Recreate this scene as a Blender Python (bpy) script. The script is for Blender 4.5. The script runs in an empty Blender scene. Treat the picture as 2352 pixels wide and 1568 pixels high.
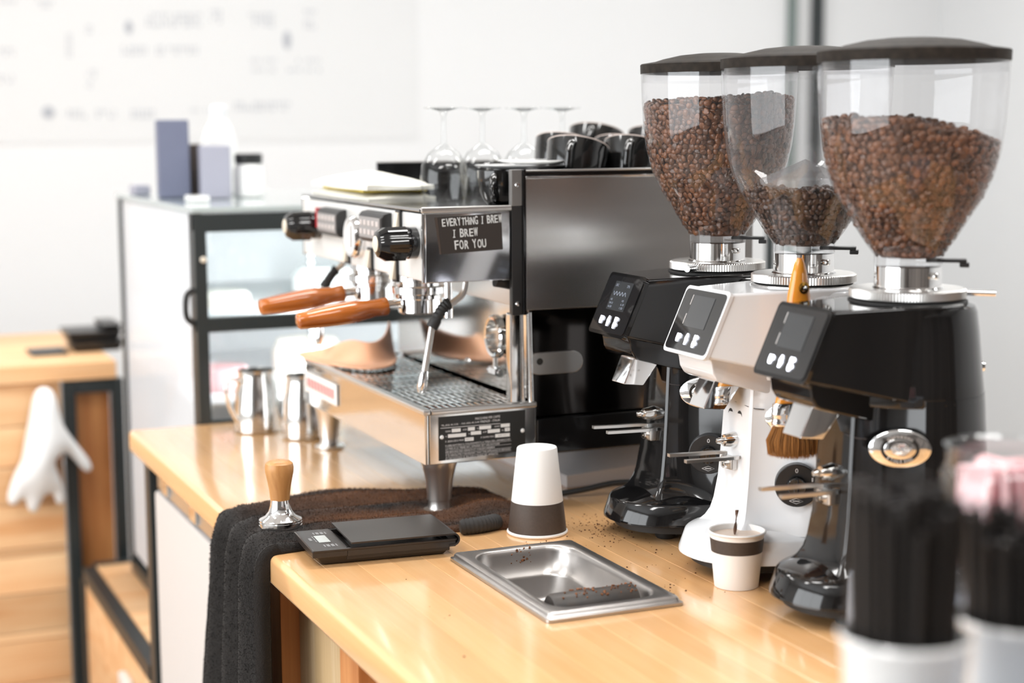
import bpy, bmesh, math, random
import numpy as np
from mathutils import Vector, Matrix

random.seed(7)
rng = np.random.default_rng(7)
SC = bpy.context.scene
COL = SC.collection
PI = math.pi

# ------------------------------------------------------------------ camera, world, lights, exposure
EYE = Vector((0.0, 0.0, 0.575))          # metres above the worktop (z = 0)
FLOOR, CEIL = -0.92, 1.95
cam_data = bpy.data.cameras.new('camera')
cam = bpy.data.objects.new('camera', cam_data)
COL.objects.link(cam)


def cam_axes(yaw, pitch, roll):
    f = Vector((math.sin(yaw) * math.cos(pitch), math.cos(yaw) * math.cos(pitch), -math.sin(pitch)))
    r = f.cross(Vector((0, 0, 1))).normalized()
    d = f.cross(r)
    c, s = math.cos(roll), math.sin(roll)
    return c * r + s * d, -s * r + c * d, f


R_, D_, F_ = cam_axes(math.radians(23.2325), math.radians(7.4381), math.radians(0.35655))
cam.matrix_world = Matrix(((R_.x, -D_.x, -F_.x, EYE.x), (R_.y, -D_.y, -F_.y, EYE.y), (R_.z, -D_.z, -F_.z, EYE.z), (0, 0, 0, 1)))
cam_data.sensor_width = 36.0
cam_data.lens = 3829.66 / 2352 * 36.0
cam_data.clip_start = 0.05
cam_data.clip_end = 60
cam_data.dof.use_dof = True
cam_data.dof.focus_distance = 2.22
cam_data.dof.aperture_fstop = 2.5
SC.camera = cam

SC.view_settings.view_transform = 'Standard'
SC.view_settings.look = 'None'
SC.view_settings.gamma = 1.0
SC.view_settings.use_curve_mapping = False
SC.view_settings.exposure = -0.24
SC.cycles.use_denoising = True
SC.cycles.caustics_reflective = False
SC.cycles.caustics_refractive = False
SC.cycles.max_bounces = 14
SC.cycles.transparent_max_bounces = 24
SC.cycles.sample_clamp_indirect = 6.0

world = bpy.data.worlds.new('sky')
SC.world = world
world.use_nodes = True
wb = world.node_tree.nodes['Background']
wb.inputs[0].default_value = (0.93, 0.96, 1.0, 1)
wb.inputs[1].default_value = 1.5


def area_light(name, loc, rot, sx, sy, power, color=(1, 1, 1)):
    d = bpy.data.lights.new(name, 'AREA')
    d.shape = 'RECTANGLE'
    d.size, d.size_y = sx, sy
    d.energy = power
    d.color = color
    o = bpy.data.objects.new(name, d)
    COL.objects.link(o)
    o.location = loc
    o.rotation_euler = rot
    return o


LAMPS = [(x, y) for x in (-0.6, 1.2, 3.0) for y in (0.6, 2.4, 4.2)]
for lx, ly in LAMPS:
    area_light('ceiling_lamp_light', (lx, ly, CEIL - 0.075), (0, 0, 0), 1.1, 0.28, 18, (1.0, 0.99, 0.975))
# daylight through the tall shop windows
area_light('window_light', (-2.55, 1.6, 0.75), (0, -PI / 2, 0), 1.9, 3.6, 112, (0.95, 0.98, 1.0))


# ------------------------------------------------------------------ materials
def srgb(r, g, b):
    f = lambda c: c / 12.92 if c <= 0.04045 else ((c + 0.055) / 1.055) ** 2.4
    return (f(r / 255), f(g / 255), f(b / 255))


MATS = {}


def mat(name, color, rough=0.5, metal=0.0, coat=0.0, spec=0.5, noise=None, bump=None, emit=None, rnd=0.0, isl=0.0, sheen=0.0, aniso=0.0, sub=0.0, stain=None):
    """noise = (scale xyz, amount, dark colour), bump = (scale, strength)"""
    m = bpy.data.materials.new(name)
    m.use_nodes = True
    nt = m.node_tree
    b = nt.nodes['Principled BSDF']
    b.inputs['Base Color'].default_value = (*color, 1)
    b.inputs['Roughness'].default_value = rough
    b.inputs['Metallic'].default_value = metal
    b.inputs['Specular IOR Level'].default_value = spec
    b.inputs['Coat Weight'].default_value = coat
    b.inputs['Coat Roughness'].default_value = 0.06
    b.inputs['Sheen Weight'].default_value = sheen
    b.inputs['Anisotropic'].default_value = aniso
    if sub:
        b.inputs['Subsurface Weight'].default_value = sub
        b.inputs['Subsurface Radius'].default_value = (0.01, 0.006, 0.004)
    if emit:
        b.inputs['Emission Color'].default_value = (*emit[0], 1)
        b.inputs['Emission Strength'].default_value = emit[1]
    tc = nt.nodes.new('ShaderNodeTexCoord')
    src = None
    if noise:
        mp = nt.nodes.new('ShaderNodeMapping')
        mp.inputs['Scale'].default_value = noise[0]
        nz = nt.nodes.new('ShaderNodeTexNoise')
        nz.inputs['Scale'].default_value = 1.0
        nz.inputs['Detail'].default_value = 4
        nt.links.new(tc.outputs['Object'], mp.inputs[0])
        nt.links.new(mp.outputs[0], nz.inputs[0])
        mx = nt.nodes.new('ShaderNodeMix')
        mx.data_type = 'RGBA'
        mx.inputs[6].default_value = (*color, 1)
        mx.inputs[7].default_value = (*noise[2], 1)
        mr = nt.nodes.new('ShaderNodeMapRange')
        mr.inputs[1].default_value = 0.35
        mr.inputs[2].default_value = 0.7
        mr.inputs[4].default_value = noise[1]
        nt.links.new(nz.outputs[0], mr.inputs[0])
        fac = mr.outputs[0]
        if stain:                                   # the stain sits on one end of the cloth only
            sx = nt.nodes.new('ShaderNodeSeparateXYZ')
            nt.links.new(tc.outputs['Object'], sx.inputs[0])
            m1 = nt.nodes.new('ShaderNodeMapRange')
            m1.inputs[1].default_value, m1.inputs[2].default_value = stain
            nt.links.new(sx.outputs[0], m1.inputs[0])
            m3 = nt.nodes.new('ShaderNodeMath')
            m3.operation = 'MULTIPLY'
            nt.links.new(fac, m3.inputs[0])
            nt.links.new(m1.outputs[0], m3.inputs[1])
            fac = m3.outputs[0]
        nt.links.new(fac, mx.inputs[0])
        src = mx.outputs[2]
    if rnd or isl:
        hsv = nt.nodes.new('ShaderNodeHueSaturation')
        if src:
            nt.links.new(src, hsv.inputs['Color'])
        else:
            hsv.inputs['Color'].default_value = (*color, 1)
        oi = nt.nodes.new('ShaderNodeObjectInfo')
        r = oi.outputs['Random']
        if isl:
            g = nt.nodes.new('ShaderNodeNewGeometry')
            ad = nt.nodes.new('ShaderNodeMath')
            ad.operation = 'ADD'
            fr = nt.nodes.new('ShaderNodeMath')
            fr.operation = 'FRACT'
            nt.links.new(r, ad.inputs[0])
            nt.links.new(g.outputs['Random Per Island'], ad.inputs[1])
            nt.links.new(ad.outputs[0], fr.inputs[0])
            r = fr.outputs[0]
        a = rnd or isl
        mr2 = nt.nodes.new('ShaderNodeMapRange')
        mr2.inputs[3].default_value = 1 - a
        mr2.inputs[4].default_value = 1 + a
        nt.links.new(r, mr2.inputs[0])
        nt.links.new(mr2.outputs[0], hsv.inputs['Value'])
        src = hsv.outputs[0]
    if src:
        nt.links.new(src, b.inputs['Base Color'])
    if bump:
        mp2 = nt.nodes.new('ShaderNodeMapping')
        s = bump[0]
        mp2.inputs['Scale'].default_value = s if isinstance(s, tuple) else (s, s, s)
        n2 = nt.nodes.new('ShaderNodeTexNoise')
        n2.inputs['Scale'].default_value = 1.0
        n2.inputs['Detail'].default_value = 3
        bp = nt.nodes.new('ShaderNodeBump')
        bp.inputs['Strength'].default_value = bump[1]
        bp.inputs['Distance'].default_value = 0.002
        nt.links.new(tc.outputs['Object'], mp2.inputs[0])
        nt.links.new(mp2.outputs[0], n2.inputs[0])
        nt.links.new(n2.outputs[0], bp.inputs['Height'])
        nt.links.new(bp.outputs[0], b.inputs['Normal'])
    MATS[name] = m
    return m


def thin_glass(name, tint=(1, 1, 1), refl=1.0, haze=0.0, ior=1.45, edge=(0.6, 0.62, 0.64)):
    """a thin clear wall: light passes straight, reflections by Fresnel, edges a little greyer"""
    m = bpy.data.materials.new(name)
    m.use_nodes = True
    nt = m.node_tree
    nt.nodes.remove(nt.nodes['Principled BSDF'])
    out = nt.nodes['Material Output']
    tr = nt.nodes.new('ShaderNodeBsdfTransparent')
    gl = nt.nodes.new('ShaderNodeBsdfGlossy')
    gl.inputs['Roughness'].default_value = 0.03
    lw = nt.nodes.new('ShaderNodeLayerWeight')
    lw.inputs[0].default_value = 0.25
    mixc = nt.nodes.new('ShaderNodeMix')
    mixc.data_type = 'RGBA'
    mixc.inputs[6].default_value = (*tint, 1)
    mixc.inputs[7].default_value = (*edge, 1)
    pw = nt.nodes.new('ShaderNodeMath')
    pw.operation = 'POWER'
    pw.inputs[1].default_value = 2.5
    nt.links.new(lw.outputs['Facing'], pw.inputs[0])
    nt.links.new(pw.outputs[0], mixc.inputs[0])
    nt.links.new(mixc.outputs[2], tr.inputs[0])
    lf = nt.nodes.new('ShaderNodeLayerWeight')
    lf.inputs[0].default_value = 0.5
    fr = nt.nodes.new('ShaderNodeMath')
    fr.operation = 'POWER'
    fr.inputs[1].default_value = 5.0
    nt.links.new(lf.outputs['Facing'], fr.inputs[0])
    f0 = ((ior - 1) / (ior + 1)) ** 2
    mu = nt.nodes.new('ShaderNodeMath')
    mu.operation = 'MULTIPLY_ADD'
    mu.inputs[1].default_value = refl * (1 - f0)
    mu.inputs[2].default_value = refl * f0 * 1.6
    mu.use_clamp = True
    nt.links.new(fr.outputs[0], mu.inputs[0])
    ms = nt.nodes.new('ShaderNodeMixShader')
    nt.links.new(mu.outputs[0], ms.inputs[0])
    nt.links.new(tr.outputs[0], ms.inputs[1])
    nt.links.new(gl.outputs[0], ms.inputs[2])
    last = ms.outputs[0]
    if haze:
        df = nt.nodes.new('ShaderNodeBsdfDiffuse')
        df.inputs[0].default_value = (0.85, 0.85, 0.87, 1)
        m2 = nt.nodes.new('ShaderNodeMixShader')
        m2.inputs[0].default_value = haze
        nt.links.new(last, m2.inputs[1])
        nt.links.new(df.outputs[0], m2.inputs[2])
        last = m2.outputs[0]
    nt.links.new(last, out.inputs[0])
    MATS[name] = m
    return m


def wood_mat(name, light, dark, rough=0.28, axis='y', rnd=0.08, coat=0.3, ring=1.0, fine=0.35):
    m = bpy.data.materials.new(name)
    m.use_nodes = True
    nt = m.node_tree
    b = nt.nodes['Principled BSDF']
    b.inputs['Roughness'].default_value = rough
    b.inputs['Coat Weight'].default_value = coat
    b.inputs['Coat Roughness'].default_value = 0.12
    tc = nt.nodes.new('ShaderNodeTexCoord')
    oi = nt.nodes.new('ShaderNodeObjectInfo')
    off = nt.nodes.new('ShaderNodeVectorMath')
    off.operation = 'ADD'
    sc = nt.nodes.new('ShaderNodeMath')
    sc.operation = 'MULTIPLY'
    sc.inputs[1].default_value = 13.0
    nt.links.new(oi.outputs['Random'], sc.inputs[0])
    nt.links.new(tc.outputs['Object'], off.inputs[0])
    nt.links.new(sc.outputs[0], off.inputs[1])
    long = {'x': (2.2, 28, 28), 'y': (28, 2.2, 28), 'z': (28, 28, 2.2)}[axis]
    mp = nt.nodes.new('ShaderNodeMapping')
    mp.inputs['Scale'].default_value = tuple(c * ring for c in long)
    nt.links.new(off.outputs[0], mp.inputs[0])
    n1 = nt.nodes.new('ShaderNodeTexNoise')
    n1.inputs['Scale'].default_value = 1.0
    n1.inputs['Detail'].default_value = 3
    n1.inputs['Distortion'].default_value = 0.6
    nt.links.new(mp.outputs[0], n1.inputs[0])
    mp2 = nt.nodes.new('ShaderNodeMapping')
    mp2.inputs['Scale'].default_value = tuple(c * 9 if c > 10 else c * 3 for c in long)
    nt.links.new(off.outputs[0], mp2.inputs[0])
    n2 = nt.nodes.new('ShaderNodeTexNoise')
    n2.inputs['Scale'].default_value = 1.0
    n2.inputs['Detail'].default_value = 2
    nt.links.new(mp2.outputs[0], n2.inputs[0])
    mul = nt.nodes.new('ShaderNodeMath')
    mul.operation = 'MULTIPLY_ADD'
    mul.inputs[1].default_value = fine
    nt.links.new(n2.outputs[0], mul.inputs[0])
    nt.links.new(n1.outputs[0], mul.inputs[2])
    mr = nt.nodes.new('ShaderNodeMapRange')
    mr.inputs[1].default_value = 0.45
    mr.inputs[2].default_value = 0.95
    nt.links.new(mul.outputs[0], mr.inputs[0])
    mx = nt.nodes.new('ShaderNodeMix')
    mx.data_type = 'RGBA'
    mx.inputs[6].default_value = (*light, 1)
    mx.inputs[7].default_value = (*dark, 1)
    nt.links.new(mr.outputs[0], mx.inputs[0])
    hsv = nt.nodes.new('ShaderNodeHueSaturation')
    mr2 = nt.nodes.new('ShaderNodeMapRange')
    mr2.inputs[3].default_value = 1 - rnd
    mr2.inputs[4].default_value = 1 + rnd
    nt.links.new(oi.outputs['Random'], mr2.inputs[0])
    nt.links.new(mr2.outputs[0], hsv.inputs['Value'])
    nt.links.new(mx.outputs[2], hsv.inputs['Color'])
    nt.links.new(hsv.outputs[0], b.inputs['Base Color'])
    MATS[name] = m
    return m


WALL = mat('white_plaster', (0.765, 0.775, 0.785), 0.7, noise=((1.2, 1.2, 1.2), 0.25, (0.74, 0.75, 0.76)))
FLOORM = mat('grey_floor', (0.42, 0.38, 0.34), 0.4, noise=((3, 3, 3), 0.5, (0.36, 0.32, 0.28)))
STEEL = mat('polished_steel', (0.78, 0.77, 0.75), 0.1, 1.0, noise=((6, 6, 6), 0.3, (0.68, 0.67, 0.66)))
PANEL = mat('brushed_steel', (0.60, 0.585, 0.57), 0.27, 1.0, aniso=0.7, noise=((3, 3, 60), 0.4, (0.5, 0.48, 0.46)))
SATIN = mat('satin_steel', (0.74, 0.73, 0.71), 0.3, 1.0, noise=((5, 5, 5), 0.3, (0.62, 0.6, 0.58)))
PANST = mat('pan_steel', (0.52, 0.5, 0.485), 0.34, 1.0, noise=((20, 20, 20), 0.4, (0.38, 0.355, 0.33)))
CHROME = mat('chrome', (0.85, 0.85, 0.85), 0.05, 1.0)
DKSTEEL = mat('dark_mirror_steel', (0.17, 0.15, 0.14), 0.1, 1.0, noise=((4, 4, 4), 0.4, (0.11, 0.1, 0.09)))
BLACK = mat('gloss_black', (0.006, 0.006, 0.0065), 0.08, 0.0, coat=0.25, noise=((30, 30, 30), 0.3, (0.009, 0.008, 0.007)))
SATBLK = mat('satin_black', (0.016, 0.016, 0.017), 0.36, noise=((30, 30, 30), 0.4, (0.024, 0.022, 0.02)))
LIDM = mat('lid_plastic', (0.022, 0.019, 0.017), 0.55, spec=0.06, noise=((90, 90, 90), 0.4, (0.055, 0.045, 0.035)))
RUBBER = mat('black_rubber', (0.014, 0.014, 0.014), 0.6)
FRAMEB = mat('frame_black', (0.02, 0.026, 0.027), 0.4)
WHITEP = mat('white_enamel', (0.81, 0.825, 0.845), 0.16, coat=0.4, noise=((8, 8, 8), 0.2, (0.79, 0.77, 0.76)))
PAPER = mat('white_paper', (0.84, 0.835, 0.82), 0.6, noise=((40, 40, 40), 0.2, (0.8, 0.79, 0.77)))
BROWNP = mat('brown_paper', (0.055, 0.04, 0.032), 0.55, noise=((300, 300, 300), 0.5, (0.075, 0.056, 0.046)))
COUNTER = wood_mat('counter_wood', (0.87, 0.525, 0.255), (0.81, 0.44, 0.185), 0.25, 'y', 0.045, 1.0)
CABWOOD = wood_mat('cabinet_wood', srgb(214, 150, 92), srgb(176, 104, 50), 0.5, 'z', 0.1, 0.05)
PLY = wood_mat('plywood', srgb(226, 203, 168), srgb(198, 168, 124), 0.55, 'z', 0.04, 0.0, 0.5, 0.6)
BACKWOOD = wood_mat('plank_wood', srgb(243, 206, 160), srgb(220, 160, 106), 0.5, 'x', 0.16, 0.05, 0.6)
HANDLEW = wood_mat('portafilter_wood', srgb(206, 118, 46), srgb(142, 68, 20), 0.16, 'x', 0.05, 0.7, 1.6)
TAMPW = wood_mat('tamper_wood', srgb(214, 160, 100), srgb(166, 106, 52), 0.4, 'z', 0.02, 0.1, 2.2, 0.2)
BEANM = mat('coffee_bean', (0.135, 0.05, 0.0175), 0.3, isl=0.55, noise=((500, 500, 500), 0.5, (0.08, 0.027, 0.01)))
BEAND = mat('dark_coffee_bean', (0.075, 0.033, 0.016), 0.3, isl=0.45, noise=((500, 500, 500), 0.5, (0.045, 0.019, 0.009)))
GROUNDS = mat('coffee_grounds', (0.075, 0.022, 0.006), 0.9, isl=0.4)
TOWEL = mat('terry_towel', (0.011, 0.0086, 0.0072), 0.95, sheen=0.04, bump=(420, 0.9), noise=((4, 15, 15), 0.9, (0.13, 0.05, 0.017)), stain=(-.14, -.02))
PILE = mat('terry_pile', (0.015, 0.0118, 0.010), 0.9, isl=0.5, sheen=0.02, noise=((4, 15, 15), 0.9, (0.22, 0.085, 0.028)), stain=(-.14, -.02))
HEM = mat('ribbed_hem', (0.03, 0.028, 0.027), 0.9)
SCALEB = mat('scale_plastic', (0.022, 0.018, 0.016), 0.34, noise=((200, 200, 200), 0.3, (0.035, 0.03, 0.026)))
LCD = mat('lcd_grey', (0.42, 0.44, 0.42), 0.2)
PRINT = mat('white_print', (0.75, 0.73, 0.72), 0.5)
CHALK = mat('chalk_white', (0.72, 0.75, 0.76), 0.8)
CARDM = mat('black_card', (0.03, 0.024, 0.021), 0.7)
PLATEB = mat('black_plate', (0.014, 0.014, 0.013), 0.35)
ICON = mat('icon_light', (0.9, 0.92, 1.0), 0.5, emit=((0.85, 0.88, 1.0), 3.2))
SCREENG = mat('screen_glass', (0.01, 0.01, 0.011), 0.03, coat=1.0)
SCREEN = mat('screen_dim', (0.02, 0.021, 0.022), 0.05, coat=1.0, emit=((0.5, 0.55, 0.6), 0.07))
SCREENT = mat('screen_text', (0.2, 0.22, 0.26), 0.3, emit=((0.45, 0.55, 0.75), 0.25))
LEDM = mat('led_white', (0.95, 0.97, 1), 0.4, emit=((0.93, 0.97, 1.0), 5.0))
LAMPM = mat('lamp_diffuser', (0.9, 0.9, 0.9), 0.4, emit=((1.0, 0.985, 0.96), 7.0))
HOPPER = thin_glass('hopper_plastic', (0.985, 0.985, 0.99), 1.0, 0.02, 1.45, (0.8, 0.8, 0.82))
GUARD = thin_glass('guard_plastic', (0.93, 0.93, 0.93), 1.6, 0.14, 1.49, (0.6, 0.6, 0.6))
GLASS = thin_glass('clear_glass', (0.98, 0.985, 0.985), 1.1, 0.0, 1.45, (0.62, 0.66, 0.66))
PANE = thin_glass('case_glass', (0.96, 0.985, 0.985), 0.8, 0.06, 1.4, (0.9, 0.95, 0.96))
GLARE = thin_glass('glare_hazed_glass', (0.93, 0.965, 0.98), 0.8, 0.55, 1.4, (0.9, 0.95, 0.96))  # clear side pane, its white reflection painted in as diffuse haze
AMBER = mat('amber_resin', (0.78, 0.32, 0.03), 0.15, coat=0.6, sub=0.3, noise=((40, 40, 40), 0.5, (0.62, 0.17, 0.015)))
BRISTLE = mat('ginger_bristle', (0.34, 0.145, 0.035), 0.55, isl=0.35)
PEACH = mat('orange_rubber', (0.98, 0.52, 0.31), 0.5, sub=0.3, noise=((10, 10, 10), 0.3, (0.97, 0.47, 0.26)))
CREAM = mat('cream_cloth', (0.82, 0.8, 0.72), 0.85, bump=(60, 0.4))
YELLOW = mat('yellow_stripe', (0.55, 0.42, 0.06), 0.8)
GLOVE = mat('white_glove', (0.86, 0.87, 0.87), 0.8, bump=(120, 0.4))
SACK = mat('white_sack', (0.86, 0.82, 0.81), 0.7, bump=(25, 0.6))
NAVY = mat('blue_grey_box', (0.16, 0.175, 0.25), 0.5, noise=((9, 9, 9), 0.3, (0.12, 0.13, 0.2)))
GREYB = mat('grey_box', (0.36, 0.36, 0.43), 0.5)
APPL = mat('fridge_white', (0.66, 0.63, 0.61), 0.45, noise=((3, 3, 3), 0.3, (0.62, 0.6, 0.59)))
PINK = mat('pink_packet', (0.88, 0.52, 0.55), 0.6, noise=((40, 40, 40), 0.5, (0.9, 0.68, 0.66)), rnd=0.06)
CERAM = mat('white_ceramic', (0.86, 0.86, 0.85), 0.15, coat=0.4)
BLKCER = mat('black_ceramic', (0.008, 0.008, 0.008), 0.06, coat=0.5)
RIMTAN = mat('unglazed_rim', (0.5, 0.42, 0.38), 0.4)
FADED = mat('faded_ink', (0.42, 0.44, 0.48), 0.8)
MENU = mat('menu_white', (0.715, 0.725, 0.732), 0.6)
RED = mat('red_enamel', (0.45, 0.03, 0.04), 0.35)
REDPRINT = mat('red_print', (0.62, 0.2, 0.2), 0.5)
BEIGE = mat('beige_button', (0.74, 0.66, 0.54), 0.45)
KEYS = mat('keypad_grey', (0.30, 0.285, 0.28), 0.4)
KEYP = mat('keypad_print', (0.55, 0.5, 0.48), 0.5)
DRINK = mat('milk_foam', (0.74, 0.62, 0.53), 0.5, noise=((120, 120, 120), 0.5, (0.62, 0.46, 0.36)))
STRAW = mat('black_straw', (0.018, 0.015, 0.014), 0.35)
STICKB = mat('brown_stirrer', (0.1, 0.05, 0.03), 0.4)
ORGAN = mat('grey_organizer', (0.4, 0.44, 0.5), 0.5)
BAR = mat('knock_rubber', (0.05, 0.046, 0.044), 0.5, noise=((60, 60, 60), 0.5, (0.09, 0.07, 0.055)))
CASEIN = mat('case_interior', (0.84, 0.85, 0.86), 0.5)
CAKE1 = mat('pale_cake', (0.82, 0.78, 0.7), 0.7)
CAKE2 = mat('rose_cake', (0.6, 0.33, 0.34), 0.7)
SEAM = mat('dark_seam', (0.06, 0.05, 0.05), 0.6)


# ------------------------------------------------------------------ mesh building
class MB:
    def __init__(s):
        s.v, s.f = [], []
        s.wn = False

    def add(s, vs, fs):
        n = len(s.v)
        s.v += [tuple(v) for v in vs]
        s.f += [tuple(i + n for i in f) for f in fs]
        return s

    def bm(s, b):
        b.verts.ensure_lookup_table()
        b.verts.index_update()
        s.add([v.co[:] for v in b.verts], [[v.index for v in f.verts] for f in b.faces])
        b.free()
        return s

    def box(s, x0, x1, y0, y1, z0, z1, bev=0.0, seg=2, M=None):
        b = bmesh.new()
        bmesh.ops.create_cube(b, size=1)
        for v in b.verts:
            v.co = Vector(((x0 + x1) / 2 + v.co.x * (x1 - x0), (y0 + y1) / 2 + v.co.y * (y1 - y0), (z0 + z1) / 2 + v.co.z * (z1 - z0)))
        if bev:
            s.wn = True
            bmesh.ops.bevel(b, geom=b.edges[:], offset=bev, segments=seg, profile=0.5, affect='EDGES')
        if M:
            b.transform(M)
        return s.bm(b)

    def hexa(s, pts, bev=0.0, seg=2):
        """8 points: bottom 4 ccw then top 4 ccw"""
        b = bmesh.new()
        vs = [b.verts.new(p) for p in pts]
        for f in ((3, 2, 1, 0), (4, 5, 6, 7), (0, 1, 5, 4), (1, 2, 6, 5), (2, 3, 7, 6), (3, 0, 4, 7)):
            b.faces.new([vs[i] for i in f])
        bmesh.ops.recalc_face_normals(b, faces=b.faces)
        if bev:
            s.wn = True
            bmesh.ops.bevel(b, geom=b.edges[:], offset=bev, segments=seg, profile=0.5, affect='EDGES')
        return s.bm(b)

    def prism(s, poly, a, b_, axis='y', bev=0.0, seg=2):
        """poly of 2D points extruded along axis from a to b_; axis y: poly = (x,z); x: (y,z); z: (x,y)"""
        put = {'y': lambda p, t: (p[0], t, p[1]), 'x': lambda p, t: (t, p[0], p[1]), 'z': lambda p, t: (p[0], p[1], t)}[axis]
        b = bmesh.new()
        lo = [b.verts.new(put(p, a)) for p in poly]
        hi = [b.verts.new(put(p, b_)) for p in poly]
        n = len(poly)
        b.faces.new(lo)
        b.faces.new(hi[::-1])
        for i in range(n):
            b.faces.new((lo[i], hi[i], hi[(i + 1) % n], lo[(i + 1) % n]))
        bmesh.ops.recalc_face_normals(b, faces=b.faces)
        if bev:
            s.wn = True
            bmesh.ops.bevel(b, geom=b.edges[:], offset=bev, segments=seg, profile=0.5, affect='EDGES')
        return s.bm(b)

    def rings(s, rs, cap0=True, cap1=True, closed=True):
        n = len(rs[0])
        vs = [p for r in rs for p in r]
        fs = []
        for k in range(len(rs) - 1):
            for i in range(n if closed else n - 1):
                j = (i + 1) % n
                fs.append((k * n + i, k * n + j, (k + 1) * n + j, (k + 1) * n + i))
        if cap0:
            fs.append(tuple(range(n))[::-1])
        if cap1:
            fs.append(tuple((len(rs) - 1) * n + i for i in range(n)))
        return s.add(vs, fs)

    def lathe(s, prof, c=(0, 0, 0), n=40, cap0=True, cap1=True, M=None):
        rs = []
        for r, z in prof:
            ring = []
            for i in range(n):
                a = 2 * PI * i / n
                p = Vector((r * math.cos(a), r * math.sin(a), z))
                if M:
                    p = M @ p
                ring.append((p.x + c[0], p.y + c[1], p.z + c[2]))
            rs.append(ring)
        return s.rings(rs, cap0, cap1)

    def tube(s, path, r, n=12, cap=True):
        P = [Vector(p) for p in path]
        rr = r if isinstance(r, (list, tuple)) else [r] * len(P)
        up = Vector((0.123, 0.31, 0.94)).normalized()
        rs = []
        for i, p in enumerate(P):
            t = (P[min(i + 1, len(P) - 1)] - P[max(i - 1, 0)]).normalized()
            u = up - t * up.dot(t)
            if u.length < 0.05:
                u = Vector((1, 0, 0)) - t * t.x
            u.normalize()
            w = t.cross(u)
            up = u
            rs.append([tuple(p + rr[i] * (math.cos(2 * PI * k / n) * u + math.sin(2 * PI * k / n) * w)) for k in range(n)])
        return s.rings(rs, cap, cap)

    def cyl(s, p0, p1, r0, r1=None, n=28):
        return s.tube([p0, p1], [r0, r0 if r1 is None else r1], n)


def smooth_path(pts, n=8):
    P = [Vector(p) for p in pts]
    out = []
    for i in range(len(P) - 1):
        p0, p1, p2, p3 = P[max(i - 1, 0)], P[i], P[i + 1], P[min(i + 2, len(P) - 1)]
        for k in range(n):
            t = k / n
            out.append(0.5 * ((2 * p1) + (p2 - p0) * t + (2 * p0 - 5 * p1 + 4 * p2 - p3) * t * t + (-p0 + 3 * p1 - 3 * p2 + p3) * t ** 3))
    out.append(P[-1])
    return out


def origin(o):
    v = Vector((0, 0, 0))
    while o:
        v += o.location
        o = o.parent
    return v


def mk_mesh(name, mb, m, ang=38, flat=False):
    me = bpy.data.meshes.new(name)
    me.from_pydata(mb.v, [], mb.f)
    me.validate()
    me.update()
    if not flat:
        me.shade_smooth()
        me.set_sharp_from_angle(angle=math.radians(ang))
    if m:
        me.materials.append(m)
    return me


def obj(name, mb, m, parent=None, kind=None, label=None, ang=38, flat=False):
    """links a mesh built in world coordinates (or in its parent's, while the parent sits at the world origin)"""
    og = origin(parent)
    if og.length:
        mb.v = [(v[0] - og.x, v[1] - og.y, v[2] - og.z) for v in mb.v]
    me = mk_mesh(name, mb, m, ang, flat)
    o = bpy.data.objects.new(name, me)
    COL.objects.link(o)
    if mb.wn and not flat:
        w = o.modifiers.new('even normals', 'WEIGHTED_NORMAL')
        w.keep_sharp = True
        w.weight = 90
    if parent:
        o.parent = parent
    if kind:
        o['kind'] = kind
    if label:
        o['label'] = label
    return o


def thing(name, loc, label, cat, group=None):
    o = bpy.data.objects.new(name, None)
    o.empty_display_size = 0.02
    COL.objects.link(o)
    o.location = loc
    return tag(o, label, cat, group)


def tag(o, label, cat, group=None):
    o['label'] = label
    o['category'] = cat
    if group:
        o['group'] = group
    return o


def struct(name, mb, m, **k):
    return obj(name, mb, m, kind='structure', **k)


_txt = {}


def text_mesh(s):
    if s in _txt:
        return _txt[s]
    cu = bpy.data.curves.new('lettering', 'FONT')
    cu.body = s
    cu.resolution_u = 3
    o = bpy.data.objects.new('lettering', cu)
    COL.objects.link(o)
    dg = bpy.context.evaluated_depsgraph_get()
    me = bpy.data.meshes.new_from_object(o.evaluated_get(dg))
    vs = np.array([v.co[:] for v in me.vertices]) if len(me.vertices) else np.zeros((0, 3))
    fs = [tuple(p.vertices) for p in me.polygons]
    bpy.data.objects.remove(o)
    bpy.data.curves.remove(cu)
    bpy.data.meshes.remove(me)
    _txt[s] = (vs, fs)
    return _txt[s]


def text(mb, s, o, u, v, h, w=None, warp=None):
    """letters of cap height h from origin o along u, up v; w squeezes the line to that width"""
    vs, fs = text_mesh(s)
    if not len(vs):
        return
    x0, x1 = vs[:, 0].min(), vs[:, 0].max()
    k = h / 0.70
    kx = k if w is None else w / (x1 - x0)
    o, u, v = Vector(o), Vector(u), Vector(v)
    pts = []
    for p in vs:
        a, b = (p[0] - x0) * kx, p[1] * k
        if warp:
            a, b = warp(a, b)
        pts.append(o + u * a + v * b)
    mb.add([tuple(p) for p in pts], fs)


def rrect(hx, hy, r, n=6, cx=0, cy=0):
    out = []
    for qx, qy, a0 in ((1, 1, 0), (-1, 1, PI / 2), (-1, -1, PI), (1, -1, 1.5 * PI)):
        for k in range(n + 1):
            a = a0 + PI / 2 * k / n
            out.append((cx + qx * (hx - r) + r * math.cos(a), cy + qy * (hy - r) + r * math.sin(a)))
    return out


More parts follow.
